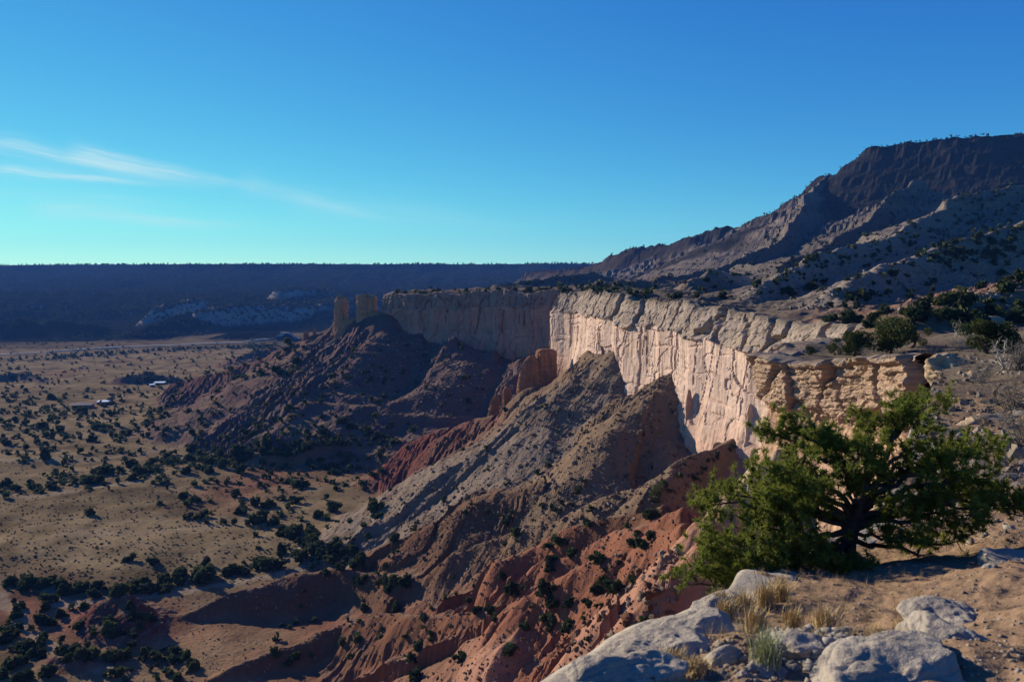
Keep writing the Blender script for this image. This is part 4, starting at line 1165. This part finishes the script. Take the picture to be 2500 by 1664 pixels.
LIMB = [(150, 1500, -0.9), (270, 1000, -0.3), (250, 1300, -0.6), (430, 870, 0.2), (480, 1470, -0.9), (700, 480, 0.6), (650, 700, -0.2), (840, 440, 0.5), (830, 640, 0.1), (1000, 500, 0.8),
        (1100, 560, 0.2), (1350, 430, 0.7), (1380, 620, 0.0), (1620, 350, 0.6), (1810, 290, 0.7), (1700, 500, 0.1), (1950, 640, 0.3), (1900, 800, -0.3), (2180, 560, 0.8), (2200, 760, 0.2),
        (2330, 900, 0.3), (2300, 1000, -0.3), (2050, 1060, -0.5), (1750, 1010, -0.4), (1620, 1200, -0.5), (1960, 1230, -0.2), (1350, 1480, -1.0), (1150, 1420, -0.9), (900, 1300, -0.8),
        (700, 1250, -0.6), (560, 1120, -0.4), (900, 1050, -0.5), (700, 900, -0.3), (980, 830, -0.4), (1250, 760, -0.3), (1520, 800, 0.3), (350, 1430, -0.5), (620, 1400, -1.1), (460, 1250, -0.2),
        (780, 760, 0.5), (620, 1000, 0.4), (2120, 900, 0.6), (1800, 640, 0.6), (540, 780, 0.5), (1300, 560, 0.9)]
for k, L_ in enumerate(LIMB):
    L_ = (L_[0], L_[1] + (70 if L_[1] < 1000 else 0), L_[2])
    tg = tp(*L_)
    hgt = np.clip((1345 - L_[1]) / 900.0, 0, 1)
    i0 = int(np.clip(4 + hgt * 9 + rt.integers(-1, 2), 3, 15))
    o_ = stem[i0]
    L = np.linalg.norm(tg - o_)
    bend = np.array([0, 0, (0.12 if L_[1] < 1100 else -0.10) * L]) + rt.normal(size=3) * 0.06 * L
    c = curve(o_, tg, bend, rt, 11, 0.03)
    wood = Acc(); wood.add(tube(c, np.linspace(0.022 + 0.016 * L, 0.006, 11), 6))
    cen = []; drs = []
    nt = int(10 + 5.4 * L)
    for q in range(nt):
        t0 = 1 - (rt.uniform(0, 1) ** 1.5) * 0.62
        b0 = np.array([np.interp(t0 * 10, range(11), c[:, i]) for i in range(3)])
        fw = c[min(10, int(t0 * 10) + 1)] - c[max(0, int(t0 * 10) - 1)]; fw /= np.linalg.norm(fw) + 1e-9
        dv = rt.normal(size=3) * (1, 1, 0.6) + fw * 0.9 + np.array([0, 0, 0.35]); dv /= np.linalg.norm(dv)
        ln = rt.uniform(0.14, 0.42) * (0.6 + 0.25 * L)
        e_ = b0 + dv * ln
        cc = curve(b0, e_, rt.normal(size=3) * 0.05, rt, 5, 0.05)
        wood.add(tube(cc, np.linspace(0.007, 0.003, 5), 4))
        for u_ in np.linspace(0.35, 1.0, 4):
            b1 = np.array([np.interp(u_ * 4, range(5), cc[:, i]) for i in range(3)])
            for _ in range(1 + (rt.uniform() < 0.35)):
                d1 = rt.normal(size=3) + dv * 0.8 + np.array([0, 0, 0.3]); d1 /= np.linalg.norm(d1)
                e1 = b1 + d1 * rt.uniform(0.04, 0.13)
                cen.append(e1); drs.append(d1)
    br = mesh_obj('branch', *wood.get(), M_bark, parent=tree)
    v, f = tufts(np.array(cen), np.array(drs), rt)
    mesh_obj('foliage', v, f, M_needle, parent=br, smooth=False)

# ----------------------------------------------------------------------------------------
# junipers on the ledge and slope, dead wood, bare brush
# ----------------------------------------------------------------------------------------
def leafy(seed, hgt, wid, n, leaf, lobes):
    r = np.random.default_rng(seed)
    lc = np.stack([r.normal(size=lobes) * wid * 0.22, r.normal(size=lobes) * wid * 0.22, r.uniform(0.22, 0.80, lobes) * hgt], -1)
    lr = r.uniform(0.16, 0.26, lobes) * min(hgt, wid)
    lc[:, :2] *= (1.15 - 0.5 * (lc[:, 2:3] / hgt) ** 2)
    k = r.integers(0, lobes, n); dv = r.normal(size=(n, 3)); dv /= np.linalg.norm(dv, axis=1)[:, None]
    c = lc[k] + dv * (lr[k] * r.uniform(0.35, 1.05, n) ** 0.6)[:, None]
    c[:, 2] = np.maximum(c[:, 2], 0.1)
    Rm = rand_rot(n, r); s_ = leaf * r.uniform(0.5, 1.4, n)
    tri = np.array([(-0.5, -0.5, 0), (0.6, -0.3, 0.1), (0.0, 0.8, 0)])
    q = np.einsum('nij,kj->nki', Rm, tri) * s_[:, None, None] + c[:, None]
    return q.reshape(-1, 3), np.arange(n * 3).reshape(-1, 3)
def juniper_tree(px, pb, pt, wpx, seed, label, mat=M_jun2, n=4200, group=None, lobes=16):
    h_, cl = hit([px], [pb]); x, y, z = h_[0]
    H = (pb - pt) / F * y; W = wpx / F * y
    t = empty('juniper_tree', (x, y, z - 0.05), label, 'tree', group)
    r = np.random.default_rng(seed)
    a = Acc()
    top = np.array([r.normal() * 0.1 * W, r.normal() * 0.1 * W, H * 0.6])
    a.add(tube(curve(np.array([0, 0, -0.1]), top, r.normal(size=3) * 0.1 * H, r, 8), np.linspace(0.05 * H + 0.03, 0.02, 8), 7))
    for q in range(7):
        e_ = np.array([r.normal() * 0.3 * W, r.normal() * 0.3 * W, r.uniform(0.3, 0.8) * H])
        a.add(tube(curve(top * r.uniform(0.1, 0.6), e_, r.normal(size=3) * 0.05 * H, r, 6), np.linspace(0.02 * H, 0.01, 6), 5))
    mesh_obj('trunk', *a.get(), M_bark, parent=t)
    mesh_obj('crown', *leafy(seed, H, W, n, 0.032 * (H + W) / 2 + 0.03, lobes), mat, parent=t, smooth=False)
    return t
juniper_tree(2172, 866, 766, 112, 1, 'large round dark juniper on the ledge, biggest of the clump', n=7000, lobes=24)
juniper_tree(2085, 872, 803, 78, 2, 'lighter green juniper at the left of the clump on the ledge', n=5000, lobes=18)
juniper_tree(2226, 850, 785, 56, 3, 'narrow juniper tucked behind the right flank of the large round juniper', n=3000, lobes=10)
juniper_tree(2036, 868, 836, 36, 4, 'low juniper bush left of the lighter green juniper on the ledge', n=2000, lobes=8)
juniper_tree(2075, 778, 755, 34, 5, 'small juniper at the near end of the sunlit cliff rim', n=1600, lobes=7)
juniper_tree(2412, 866, 780, 112, 6, 'wide juniper behind the bleached dead tree', n=6000, lobes=20)
juniper_tree(2253, 756, 727, 26, 7, 'cone-shaped juniper alone on the grey slope above the ledge', n=1400, lobes=7)
juniper_tree(2324, 734, 712, 26, 8, 'dark juniper on the rocky spur above the ledge', n=1400, lobes=7)
juniper_tree(2330, 800, 780, 26, 9, 'small juniper beside the leaning grey snag', n=1400, lobes=7)
juniper_tree(2290, 790, 764, 34, 12, 'spreading juniper at the foot of the rocky spur', n=1600, lobes=8)
juniper_tree(2378, 800, 766, 44, 13, 'rounded juniper on the shelf above the wide juniper', n=1800, lobes=9)
juniper_tree(2470, 790, 752, 50, 14, 'bushy juniper at the right edge above the grey brush', n=1800, lobes=9)
juniper_tree(1980, 866, 843, 30, 10, 'little juniper bush near the tip of the ledge', n=1600, lobes=7)
juniper_tree(1600, 1238, 1182, 44, 11, 'upright green bush on the ridge just left of the pinyon', n=1800, lobes=9)

def bare(seed, hgt, stems, spread, rad, lvl2=6, gnarl=0.06):
    r = np.random.default_rng(seed); a = Acc()
    for s_ in range(stems):
        an = r.uniform(0, 6.28); sp = r.uniform(0.1, 1.0) * spread
        e_ = np.array([math.cos(an) * sp * hgt, math.sin(an) * sp * hgt, hgt * r.uniform(0.6, 1.0)])
        c = curve(np.array([r.normal() * 0.05, r.normal() * 0.05, -0.05]) * hgt, e_, np.array([math.cos(an), math.sin(an), 0]) * 0.1 * hgt, r, 8, gnarl)
        a.add(tube(c, np.linspace(rad, rad * 0.35, 8), 4))
        for q in range(lvl2):
            t0 = r.uniform(0.25, 0.95); b0 = np.array([np.interp(t0 * 7, range(8), c[:, i]) for i in range(3)])
            dv = r.normal(size=3) + np.array([0, 0, 0.8]) + (e_ / hgt) * 0.6; dv /= np.linalg.norm(dv)
            cc = curve(b0, b0 + dv * hgt * r.uniform(0.12, 0.34), r.normal(size=3) * 0.03 * hgt, r, 5, gnarl)
            a.add(tube(cc, np.linspace(rad * 0.5, rad * 0.2, 5), 3))
            for _ in range(2):
                b1 = cc[r.integers(1, 5)]; d1 = r.normal(size=3) + dv; d1 /= np.linalg.norm(d1)
                a.add(tube(curve(b1, b1 + d1 * hgt * r.uniform(0.06, 0.16), np.zeros(3), r, 3, gnarl), np.linspace(rad * 0.25, rad * 0.12, 3), 3))
    return a.get()
def at(px, py): 
    h_, _ = hit([px], [py]); return h_[0]
def bare_plant(name, px, pb, pt, seed, label, cat, stems=12, spread=0.7, rad=0.02, mat=M_twig, group=None, lvl2=6, gnarl=0.06):
    x, y, z = at(px, pb); H = (pb - pt) / F * y
    v, f = bare(seed, H, stems, spread, rad * H, lvl2, gnarl)
    o = mesh_obj(name, v, f, mat, label=label, cat=cat, group=group, smooth=True); o.location = (x, y, z); return o
bare_plant('dead_tree', 2448, 905, 822, 31, 'bleached dead tree with twisted white branches in front of the wide juniper', 'dead tree', 5, 0.55, 0.022, M_dead, gnarl=0.12)
bare_plant('dead_snag', 2334, 822, 780, 32, 'leaning grey snag on the bench behind the ledge', 'dead tree', 3, 0.7, 0.022, M_dead, gnarl=0.1)
bare_plant('dead_snag', 1962, 866, 845, 33, 'tiny bare snag at the very tip of the ledge', 'dead tree', 4, 0.7, 0.02, M_dead, gnarl=0.1)
bare_plant('bare_shrub', 2488, 905, 825, 41, 'tall grey leafless shrub at the right edge beside the dead tree', 'shrub', 26, 0.8, 0.012)
bare_plant('bare_shrub', 2392, 935, 878, 42, 'grey leafless shrub below the dead tree and above the pale knob of rock', 'shrub', 22, 0.9, 0.012)
bare_plant('bare_shrub', 2462, 1005, 915, 43, 'big tangle of grey leafless brush on the right slope under the dead tree', 'shrub', 30, 0.9, 0.011)
bare_plant('bare_shrub', 2500, 1090, 985, 44, 'grey leafless brush cut by the right edge of the picture', 'shrub', 28, 0.9, 0.011)
bare_plant('bare_shrub', 2345, 858, 820, 45, 'grey leafless shrub on the shelf left of the wide juniper', 'shrub', 20, 1.0, 0.014)
bare_plant('bare_shrub', 2262, 872, 845, 46, 'low grey leafless shrub right of the juniper clump on the ledge', 'shrub', 20, 1.1, 0.014)
bare_plant('bare_shrub', 2205, 880, 858, 47, 'low grey leafless shrub in front of the large round juniper', 'shrub', 20, 1.1, 0.014)
bare_plant('bare_shrub', 2355, 905, 868, 48, 'sparse grey leafless shrub between the pale knob and the dead tree', 'shrub', 14, 0.9, 0.014)
bare_plant('bare_shrub', 2400, 1040, 1000, 49, 'low leafless shrub on the slope right of the pinyon top', 'shrub', 18, 1.1, 0.012)
bare_plant('fallen_branch', 2420, 1330, 1268, 50, 'dry fallen branch on the soil right of the pinyon', 'branch', 4, 1.6, 0.012, M_dead, gnarl=0.1)
bare_plant('fallen_branch', 2085, 1395, 1340, 51, 'crooked dead twig at the foot of the pinyon trunk', 'branch', 3, 1.2, 0.016, M_bark, gnarl=0.1)

# ----------------------------------------------------------------------------------------
# rocks, stones and grass of the overlook
# ----------------------------------------------------------------------------------------
ICO5 = stone_proto(0, 5); ICO4 = stone_proto(0, 4)
def boulder(px, py, d, dims, rotz, seed, label, name='boulder', zoff=0.0, tilt=0.0, ico=None, rough=1.0, mat=None, cat='rock'):
    x, y, z = P(px, py, d); z = ground(x, y) + zoff
    v, f = ico or (ICO5 if d < 5.6 and max(dims) > 0.5 else ICO4)
    dm = np.array(dims) * 0.5
    sg = np.sign(v) * np.abs(v) ** 0.82
    rf = np.random.default_rng(seed + 900)
    fn = rf.normal(size=(26, 3)); fn /= np.linalg.norm(fn, axis=1)[:, None]; fd = rf.uniform(0.66, 0.98, 26)
    dots = sg @ fn.T
    cut = np.where(dots > 1e-3, fd[None] / np.maximum(dots, 1e-3), 9.0).min(1)
    sg = sg * np.minimum(cut, 1.0)[:, None]
    p = sg * dm
    w_ = min(dims) 
    n = 0.11 * fbm3(p[:, 0] / (0.9 * w_), p[:, 1] / (0.9 * w_), p[:, 2] / (0.7 * w_), 4, seed)
    n = n - 0.05 * np.abs(pn3(p[:, 0] / (0.5 * w_) + 5, p[:, 1] / (0.5 * w_), p[:, 2] / (0.22 * w_), seed + 3))
    bed = p[:, 2] / (0.16 * w_) + 0.8 * pn3(p[:, 0] / w_, p[:, 1] / w_, p[:, 2] / w_, seed + 8)
    n = n + 0.022 * (ss(0.0, 0.25, bed - np.floor(bed)) - 0.5)
    n = n + 0.014 * fbm3(p[:, 0] / (0.13 * w_), p[:, 1] / (0.13 * w_), p[:, 2] / (0.10 * w_), 3, seed + 5)
    nv = v / np.linalg.norm(v, axis=1)[:, None]
    p = p + nv * (n * rough * w_)[:, None]
    ct, st_ = math.cos(tilt), math.sin(tilt)
    p = np.stack([p[:, 0] * ct - p[:, 2] * st_, p[:, 1], p[:, 0] * st_ + p[:, 2] * ct], -1)
    o = mesh_obj(name, p, f, mat or M_rock, label=label, cat=cat, smooth=True, kind='thing')
    o.location = (x, y, z); o.rotation_euler = (0, 0, rotz)
    return o
# rotz turns the long x axis; positive is towards the view direction
boulder(1450, 1600, 4.1, (0.66, 0.30, 0.26), 0.8, 1, 'long pale grey rock along the left edge of the overlook', zoff=0.0, tilt=-0.1)
boulder(1590, 1585, 4.25, (1.05, 0.50, 0.24), 0.72, 2, 'flat lichen-grey rock slab behind the long edge rock', name='rock_slab', zoff=0.0)
boulder(1680, 1520, 4.95, (0.95, 0.50, 0.20), 0.7, 17, 'grey rock slab at the rim between the flat slab and the dry grass', name='rock_slab', zoff=0.0)
boulder(1500, 1655, 3.65, (0.80, 0.36, 0.22), 0.5, 3, 'low grey slab at the bottom edge below the long edge rock', name='rock_slab', zoff=0.0)
boulder(1680, 1655, 3.6, (0.42, 0.22, 0.12), 0.4, 18, 'small grey slab cut by the bottom edge under the flat slab', name='rock_slab', zoff=-0.03)
boulder(1560, 1530, 4.75, (0.7, 0.26, 0.2), 1.0, 20, 'narrow rock rib along the rim above the flat slab', name='rock_slab', zoff=0.0)
boulder(1640, 1490, 5.5, (0.8, 0.3, 0.2), 0.95, 22, 'broken rock rib at the rim left of the dry grass', name='rock_slab', zoff=0.0)
boulder(1760, 1585, 4.0, (0.28, 0.14, 0.12), 0.35, 4, 'small tilted pale rock in front of the dry grass', zoff=0.0, ico=ICO4)
boulder(1850, 1610, 3.8, (0.36, 0.20, 0.12), 0.5, 5, 'knobbly grey rock behind the pale green tuft', zoff=-0.02, ico=ICO4)
boulder(1975, 1585, 4.0, (0.44, 0.26, 0.12), 0.2, 6, 'lumpy cobbled rock between the tuft and the big boulder', zoff=-0.02, rough=1.5)
boulder(1950, 1650, 3.45, (0.42, 0.24, 0.12), 0.3, 19, 'flat pitted rock at the bottom edge right of the tuft', zoff=-0.02, rough=1.2)
boulder(1790, 1655, 3.4, (0.16, 0.12, 0.07), 0.5, 16, 'small rounded stone at the bottom left of the pale green tuft', zoff=0.0, ico=ICO4)
boulder(1755, 1455, 6.2, (0.8, 0.36, 0.18), 1.0, 15, 'pale weathered rock at the rim under the lowest pinyon branch', name='rock_slab', zoff=0.02)
boulder(2180, 1625, 3.6, (1.15, 0.62, 0.30), 0.78, 7, 'big pitted grey boulder across the lower right', zoff=-0.03, rough=1.1)
boulder(2300, 1530, 4.35, (0.78, 0.60, 0.32), 0.75, 8, 'shadowed middle boulder between the big pitted boulder and the rear one', zoff=-0.03, rough=1.1)
boulder(2310, 1430, 5.2, (0.60, 0.56, 0.30), 0.3, 9, 'rear boulder in the pinyon shade with a rounded top', zoff=-0.02, rough=1.0)
boulder(2480, 1300, 8.6, (0.7, 0.6, 0.36), 0.3, 10, 'pale grey rock at the right edge beyond the pinyon shade', zoff=-0.05)
boulder(2420, 1330, 7.9, (0.16, 0.13, 0.1), 0.3, 11, 'fist-shaped stone on the soil near the right edge rock', zoff=0.0, ico=ICO4)
boulder(2235, 1515, 4.9, (0.22, 0.12, 0.1), 0.4, 12, 'flat reddish stone in the shade left of the big boulder', zoff=0.0, ico=ICO4)
boulder(2080, 1372, 10.2, (0.3, 0.26, 0.18), 0.4, 14, 'round pale stone beside the pinyon trunk', zoff=0.02, ico=ICO4)
def sandstone_knob(px, py, d, dims, seed, label, rot=0.4):
    o = boulder(px, py, d, dims, rot, seed, label, name='outcrop', zoff=-0.2, rough=1.6, mat=M_pale)
    return o
M_pale = plain_mat('pale_sandstone', (0.22, 0.16, 0.105), 0.95, 1.2, (0.37, 0.285, 0.19))
sandstone_knob(2312, 945, 62, (4.4, 3.0, 3.0), 21, 'lumpy cream rock knob where the ledge meets the right slope')
sandstone_knob(2440, 1130, 27, (3.0, 1.6, 0.8), 22, 'low grey outcrop on the slope right of the pinyon', 0.2)
sandstone_knob(2400, 1000, 45, (3.0, 1.4, 0.7), 23, 'thin rock shelf crossing the right slope above the pinyon', 0.1)
sandstone_knob(2470, 1210, 17, (1.8, 1.0, 0.5), 24, 'weathered flat outcrop at the right edge above the pale grey rock', 0.2)
sandstone_knob(2400, 765, 165, (12, 5, 4), 25, 'reddish rock outcrop on the spur above the junipers', 0.2)

rg = np.random.default_rng(51)
def near_stones(name, n, x0, x1, y0, y1, s0, s1, cols, label, seed):
    r = np.random.default_rng(seed)
    pp, cl = hit(r.uniform(x0, x1, n), y0 + (y1 - y0) * r.uniform(0, 1, n))
    k = (cl == 4) & (pp[:, 1] > 0); pp = pp[k]
    sz = s0 * (s1 / s0) ** (r.uniform(0, 1, len(pp)) ** 2.2)
    cc = np.array(cols)[r.integers(0, len(cols), len(pp))] * r.uniform(0.75, 1.2, (len(pp), 1))
    scatter(name, STONE, pp, sz, M_peb, label, seed, sink=0.1, cols=cc, upright=False, smooth=True)
M_peb = terrain_mat('pebble', fine=40.0, mid=6.0, bump=0.4, bump_d=0.01, var=0.3)
GC = [(0.26, 0.23, 0.195), (0.30, 0.245, 0.19), (0.22, 0.155, 0.105)]
near_stones('gravel', 2600, 1400, 2500, 1330, 1664, 0.012, 0.05, GC, 'gravel strewn over the stony soil', 61)
near_stones('cobbles', 420, 1860, 2080, 1535, 1640, 0.03, 0.11, [(0.30, 0.275, 0.24), (0.26, 0.24, 0.21)], 'grey cobbles beside the big boulder', 62)
near_stones('crumbled_rock', 700, 1480, 1900, 1560, 1664, 0.02, 0.09, GC, 'crumbled rock between the slabs', 63)
near_stones('slope_stones', 900, 2200, 2500, 960, 1330, 0.04, 0.22, GC, 'stones on the slope right of the pinyon', 64)
pp, cl = hit(rg.uniform(2180, 2500, 1400), rg.uniform(840, 1250, 1400)); k = np.isin(cl, (4, 5)) & (pp[:, 1] > 14) & (pp[:, 1] < 130); pp = pp[k]
scatter('slope_pebbles', STONE, pp, 0.08 + 0.5 * rg.uniform(0, 1, len(pp)) ** 4, M_stone, 'broken stone on the brushy slope', 65, cols=np.array(GC)[rg.integers(0, 3, len(pp))] * 0.8, upright=False)

def tuft_mesh(seed, n, ln, spread):
    r = np.random.default_rng(seed); V = []; Fc = []
    for i in range(n):
        an = r.uniform(0, 6.28); b = np.array([r.normal() * 0.03, r.normal() * 0.03, -0.01]); L = ln * r.uniform(0.45, 1.0)
        o_ = np.array([math.cos(an), math.sin(an), 0.0]) * r.uniform(0.1, 1.0) * spread
        w_ = np.array([-math.sin(an), math.cos(an), 0]) * 0.0022
        p0, p1, p2 = b, b + o_ * L * 0.4 + np.array([0, 0, L * 0.6]), b + o_ * L + np.array([0, 0, L * r.uniform(0.75, 1.0)])
        k = len(V); V += [p0 - w_, p0 + w_, p1 - w_ * 0.8, p1 + w_ * 0.8, p2]
        Fc += [(k, k + 1, k + 3, k + 2), (k + 2, k + 3, k + 4)]
    return np.array(V), Fc
GT = [(1772, 1520, 0.17, 'blond grass tuft nearest the long edge rock', 0), (1815, 1500, 0.2, 'thick blond grass tuft in the middle of the dry patch', 0), (1842, 1545, 0.17, 'small blond tuft casting a dark shadow to its right', 0),
      (1870, 1490, 0.22, 'tall thin blond tuft at the back of the dry patch', 0), (1935, 1530, 0.15, 'blond tuft between the dry patch and the cobbled rock', 0), (2010, 1535, 0.17, 'wispy blond tuft on the shaded soil left of the boulder', 0),
      (1760, 1485, 0.15, 'blond tuft at the rim behind the edge rocks', 0), (1872, 1640, 0.26, 'pale green grass tuft standing alone at the bottom edge', 1), (1640, 1622, 0.1, 'short dry tuft growing between the slabs', 0),
      (1700, 1650, 0.1, 'short dry tuft at the bottom edge below the slabs', 0), (1905, 1470, 0.2, 'blond tuft in the edge of the pinyon shadow', 0), (2260, 1300, 0.14, 'dry tuft on the sunny soil right of the pinyon trunk', 0)]
for i, (px, py, ln, lb, g) in enumerate(GT):
    v, f = tuft_mesh(500 + i, 320 if g else 280, ln * (1.0 if g else 1.25), 0.45 if g else 0.65)
    o = mesh_obj('grass_tuft', v, f, M_gpale if g else M_grass, label=lb, cat='grass tuft', group='grass tufts at the overlook', smooth=False)
    o.location = tuple(at(px, py))
pp, cl = hit(rg.uniform(1680, 2250, 620), rg.uniform(1400, 1575, 620)); k = cl == 4; pp = pp[k]
TB = []
for i in range(4):
    v, f = tuft_mesh(600 + i, 26, 1.0, 0.8)
    TB.append((v * (1, 1, 1), np.array([t for q_ in f for t in ([(q_[0], q_[1], q_[2]), (q_[0], q_[2], q_[3])] if len(q_) == 4 else [q_])])))
scatter('dry_grass', TB, pp, rg.uniform(0.05, 0.13, len(pp)), M_grass, 'sparse dry grass on the soil under the pinyon', 71)
pp, cl = hit(rg.uniform(2180, 2500, 700), rg.uniform(850, 1200, 700)); k = np.isin(cl, (4, 5)) & (pp[:, 1] > 12) & (pp[:, 1] < 140); pp = pp[k]
scatter('brush_grass', TB, pp, rg.uniform(0.2, 0.5, len(pp)), M_twig, 'dry bunch grass on the brushy slope', 72)

# ----------------------------------------------------------------------------------------
# road and ranch buildings in the valley
# ----------------------------------------------------------------------------------------
rp, _ = hit(np.linspace(-300, 760, 60), np.interp(np.linspace(-300, 760, 60), [-300, 0, 200, 400, 560, 760], [880, 866, 855, 843, 836, 825]))
rp = rp[(rp[:, 1] > 1000) & (rp[:, 1] < 2600)]
if len(rp) > 6:
    xs_ = np.linspace(rp[0, 0], rp[-1, 0], 160); o_ = np.argsort(rp[:, 0])
    yc = np.polyval(np.polyfit(rp[o_, 0], rp[o_, 1], 3), xs_)
    rows = []
    for off in (-9.0, -7.0, 7.0, 9.0):
        zc = land(xs_, yc + off)[0]
        rows.append(np.stack([xs_, yc + off, zc], -1))
    zt = np.max([r_[:, 2] for r_ in rows], axis=0) + 0.8
    rows[1][:, 2] = zt; rows[2][:, 2] = zt; rows[0][:, 2] -= 0.5; rows[3][:, 2] -= 0.5
    V = np.concatenate(rows); n_ = len(xs_)
    Fq = np.concatenate([np.stack([np.arange(n_ - 1) + k * n_, np.arange(1, n_) + k * n_, np.arange(1, n_) + (k + 1) * n_, np.arange(n_ - 1) + (k + 1) * n_], -1) for k in range(3)])
    M_road = plain_mat('pale_gravel_road', (0.30, 0.27, 0.23), 0.8, 0.3, (0.38, 0.34, 0.29))
    mesh_obj('road', V, Fq, M_road, kind='structure', label='pale road crossing the valley below the far mesa', smooth=False)
M_adobe = plain_mat('adobe', (0.18, 0.115, 0.085), 0.95, 0.6, (0.22, 0.14, 0.10))
M_tin = plain_mat('white_roof', (0.8, 0.8, 0.8), 0.25)
M_tin.node_tree.nodes['Principled BSDF'].inputs['Specular IOR Level'].default_value = 0.6
M_gl = plain_mat('dark_glass', (0.02, 0.025, 0.03), 0.1)
def box(x0, x1, y0, y1, z0, z1):
    v = np.array([(x, y, z) for z in (z0, z1) for y in (y0, y1) for x in (x0, x1)], float)
    return v, np.array([(0, 2, 3, 1), (4, 5, 7, 6), (0, 1, 5, 4), (2, 6, 7, 3), (0, 4, 6, 2), (1, 3, 7, 5)])
def house(px, py, L, W, H, rot, label, wins=3, roof=M_tin, pitch=0.6):
    x, y, z = at(px, py)
    t = empty('ranch_building', (x, y, z - 0.3), label, 'building'); t.rotation_euler = (0, 0, rot)
    mesh_obj('wall', *box(-L / 2, L / 2, -W / 2, W / 2, 0, H), M_adobe, parent=t, smooth=False)
    v, f = box(-L / 2 - 0.5, L / 2 + 0.5, -W / 2 - 0.5, W / 2 + 0.5, H + 0.01, H + 0.35)
    v[[6, 7], 2] += pitch
    mesh_obj('roof', v, f, roof, parent=t, smooth=False)
    for i in range(wins):
        cx_ = -L / 2 + (i + 0.6) * L / (wins + 0.2)
        w_ = mesh_obj('window', *box(cx_ - 0.7, cx_ + 0.7, -W / 2 - 0.06, -W / 2 + 0.02, 1.0, 2.1), M_adobe, parent=t, smooth=False)
        mesh_obj('pane', *box(cx_ - 0.6, cx_ + 0.6, -W / 2 - 0.09, -W / 2 - 0.05, 1.1, 2.0), M_gl, parent=w_, smooth=False)
    mesh_obj('door', *box(L / 2 - 1.6, L / 2 - 0.6, -W / 2 - 0.07, -W / 2 + 0.02, 0.0, 2.1), M_gl, parent=t, smooth=False)
house(253, 987, 12, 8, 3.2, 0.15, 'low building with a bright white roof among the junipers', 3)
house(203, 996, 20, 9, 3.6, 0.15, 'longest low adobe building with a dull roof left of the bright roof', 5, plain_mat('dull_roof', (0.2, 0.19, 0.19), 0.7))
house(390, 939, 14, 9, 3.4, 0.1, 'white-roofed building at the tip of the maroon ridge', 3)
house(372, 945, 6, 5, 3.0, 0.5, 'small white shed beside the building at the tip of the maroon ridge', 1)

# ----------------------------------------------------------------------------------------
# the air
# ----------------------------------------------------------------------------------------
hm = bpy.data.materials.new('valley_air'); hm.use_nodes = True
ht = hm.node_tree
for n in list(ht.nodes): ht.nodes.remove(n)
pv = ht.nodes.new('ShaderNodeVolumePrincipled'); ho = ht.nodes.new('ShaderNodeOutputMaterial')
pv.inputs['Color'].default_value = (0.12, 0.34, 1.0, 1)
pv.inputs['Density'].default_value = 0.00004
pv.inputs['Anisotropy'].default_value = 0.0
ht.links.new(pv.outputs[0], ho.inputs['Volume'])
x0, x1, y0, y1, z0, z1 = -9400, 9400, -40, 7200, -230, 300
hv = [(x, y, z) for z in (z0, z1) for y in (y0, y1) for x in (x0, x1)]
mesh_obj('haze', hv, [(0, 2, 3, 1), (4, 5, 7, 6), (0, 1, 5, 4), (2, 6, 7, 3), (0, 4, 6, 2), (1, 3, 7, 5)], hm, smooth=False, kind='stuff', label='thin blue haze filling the valley air')
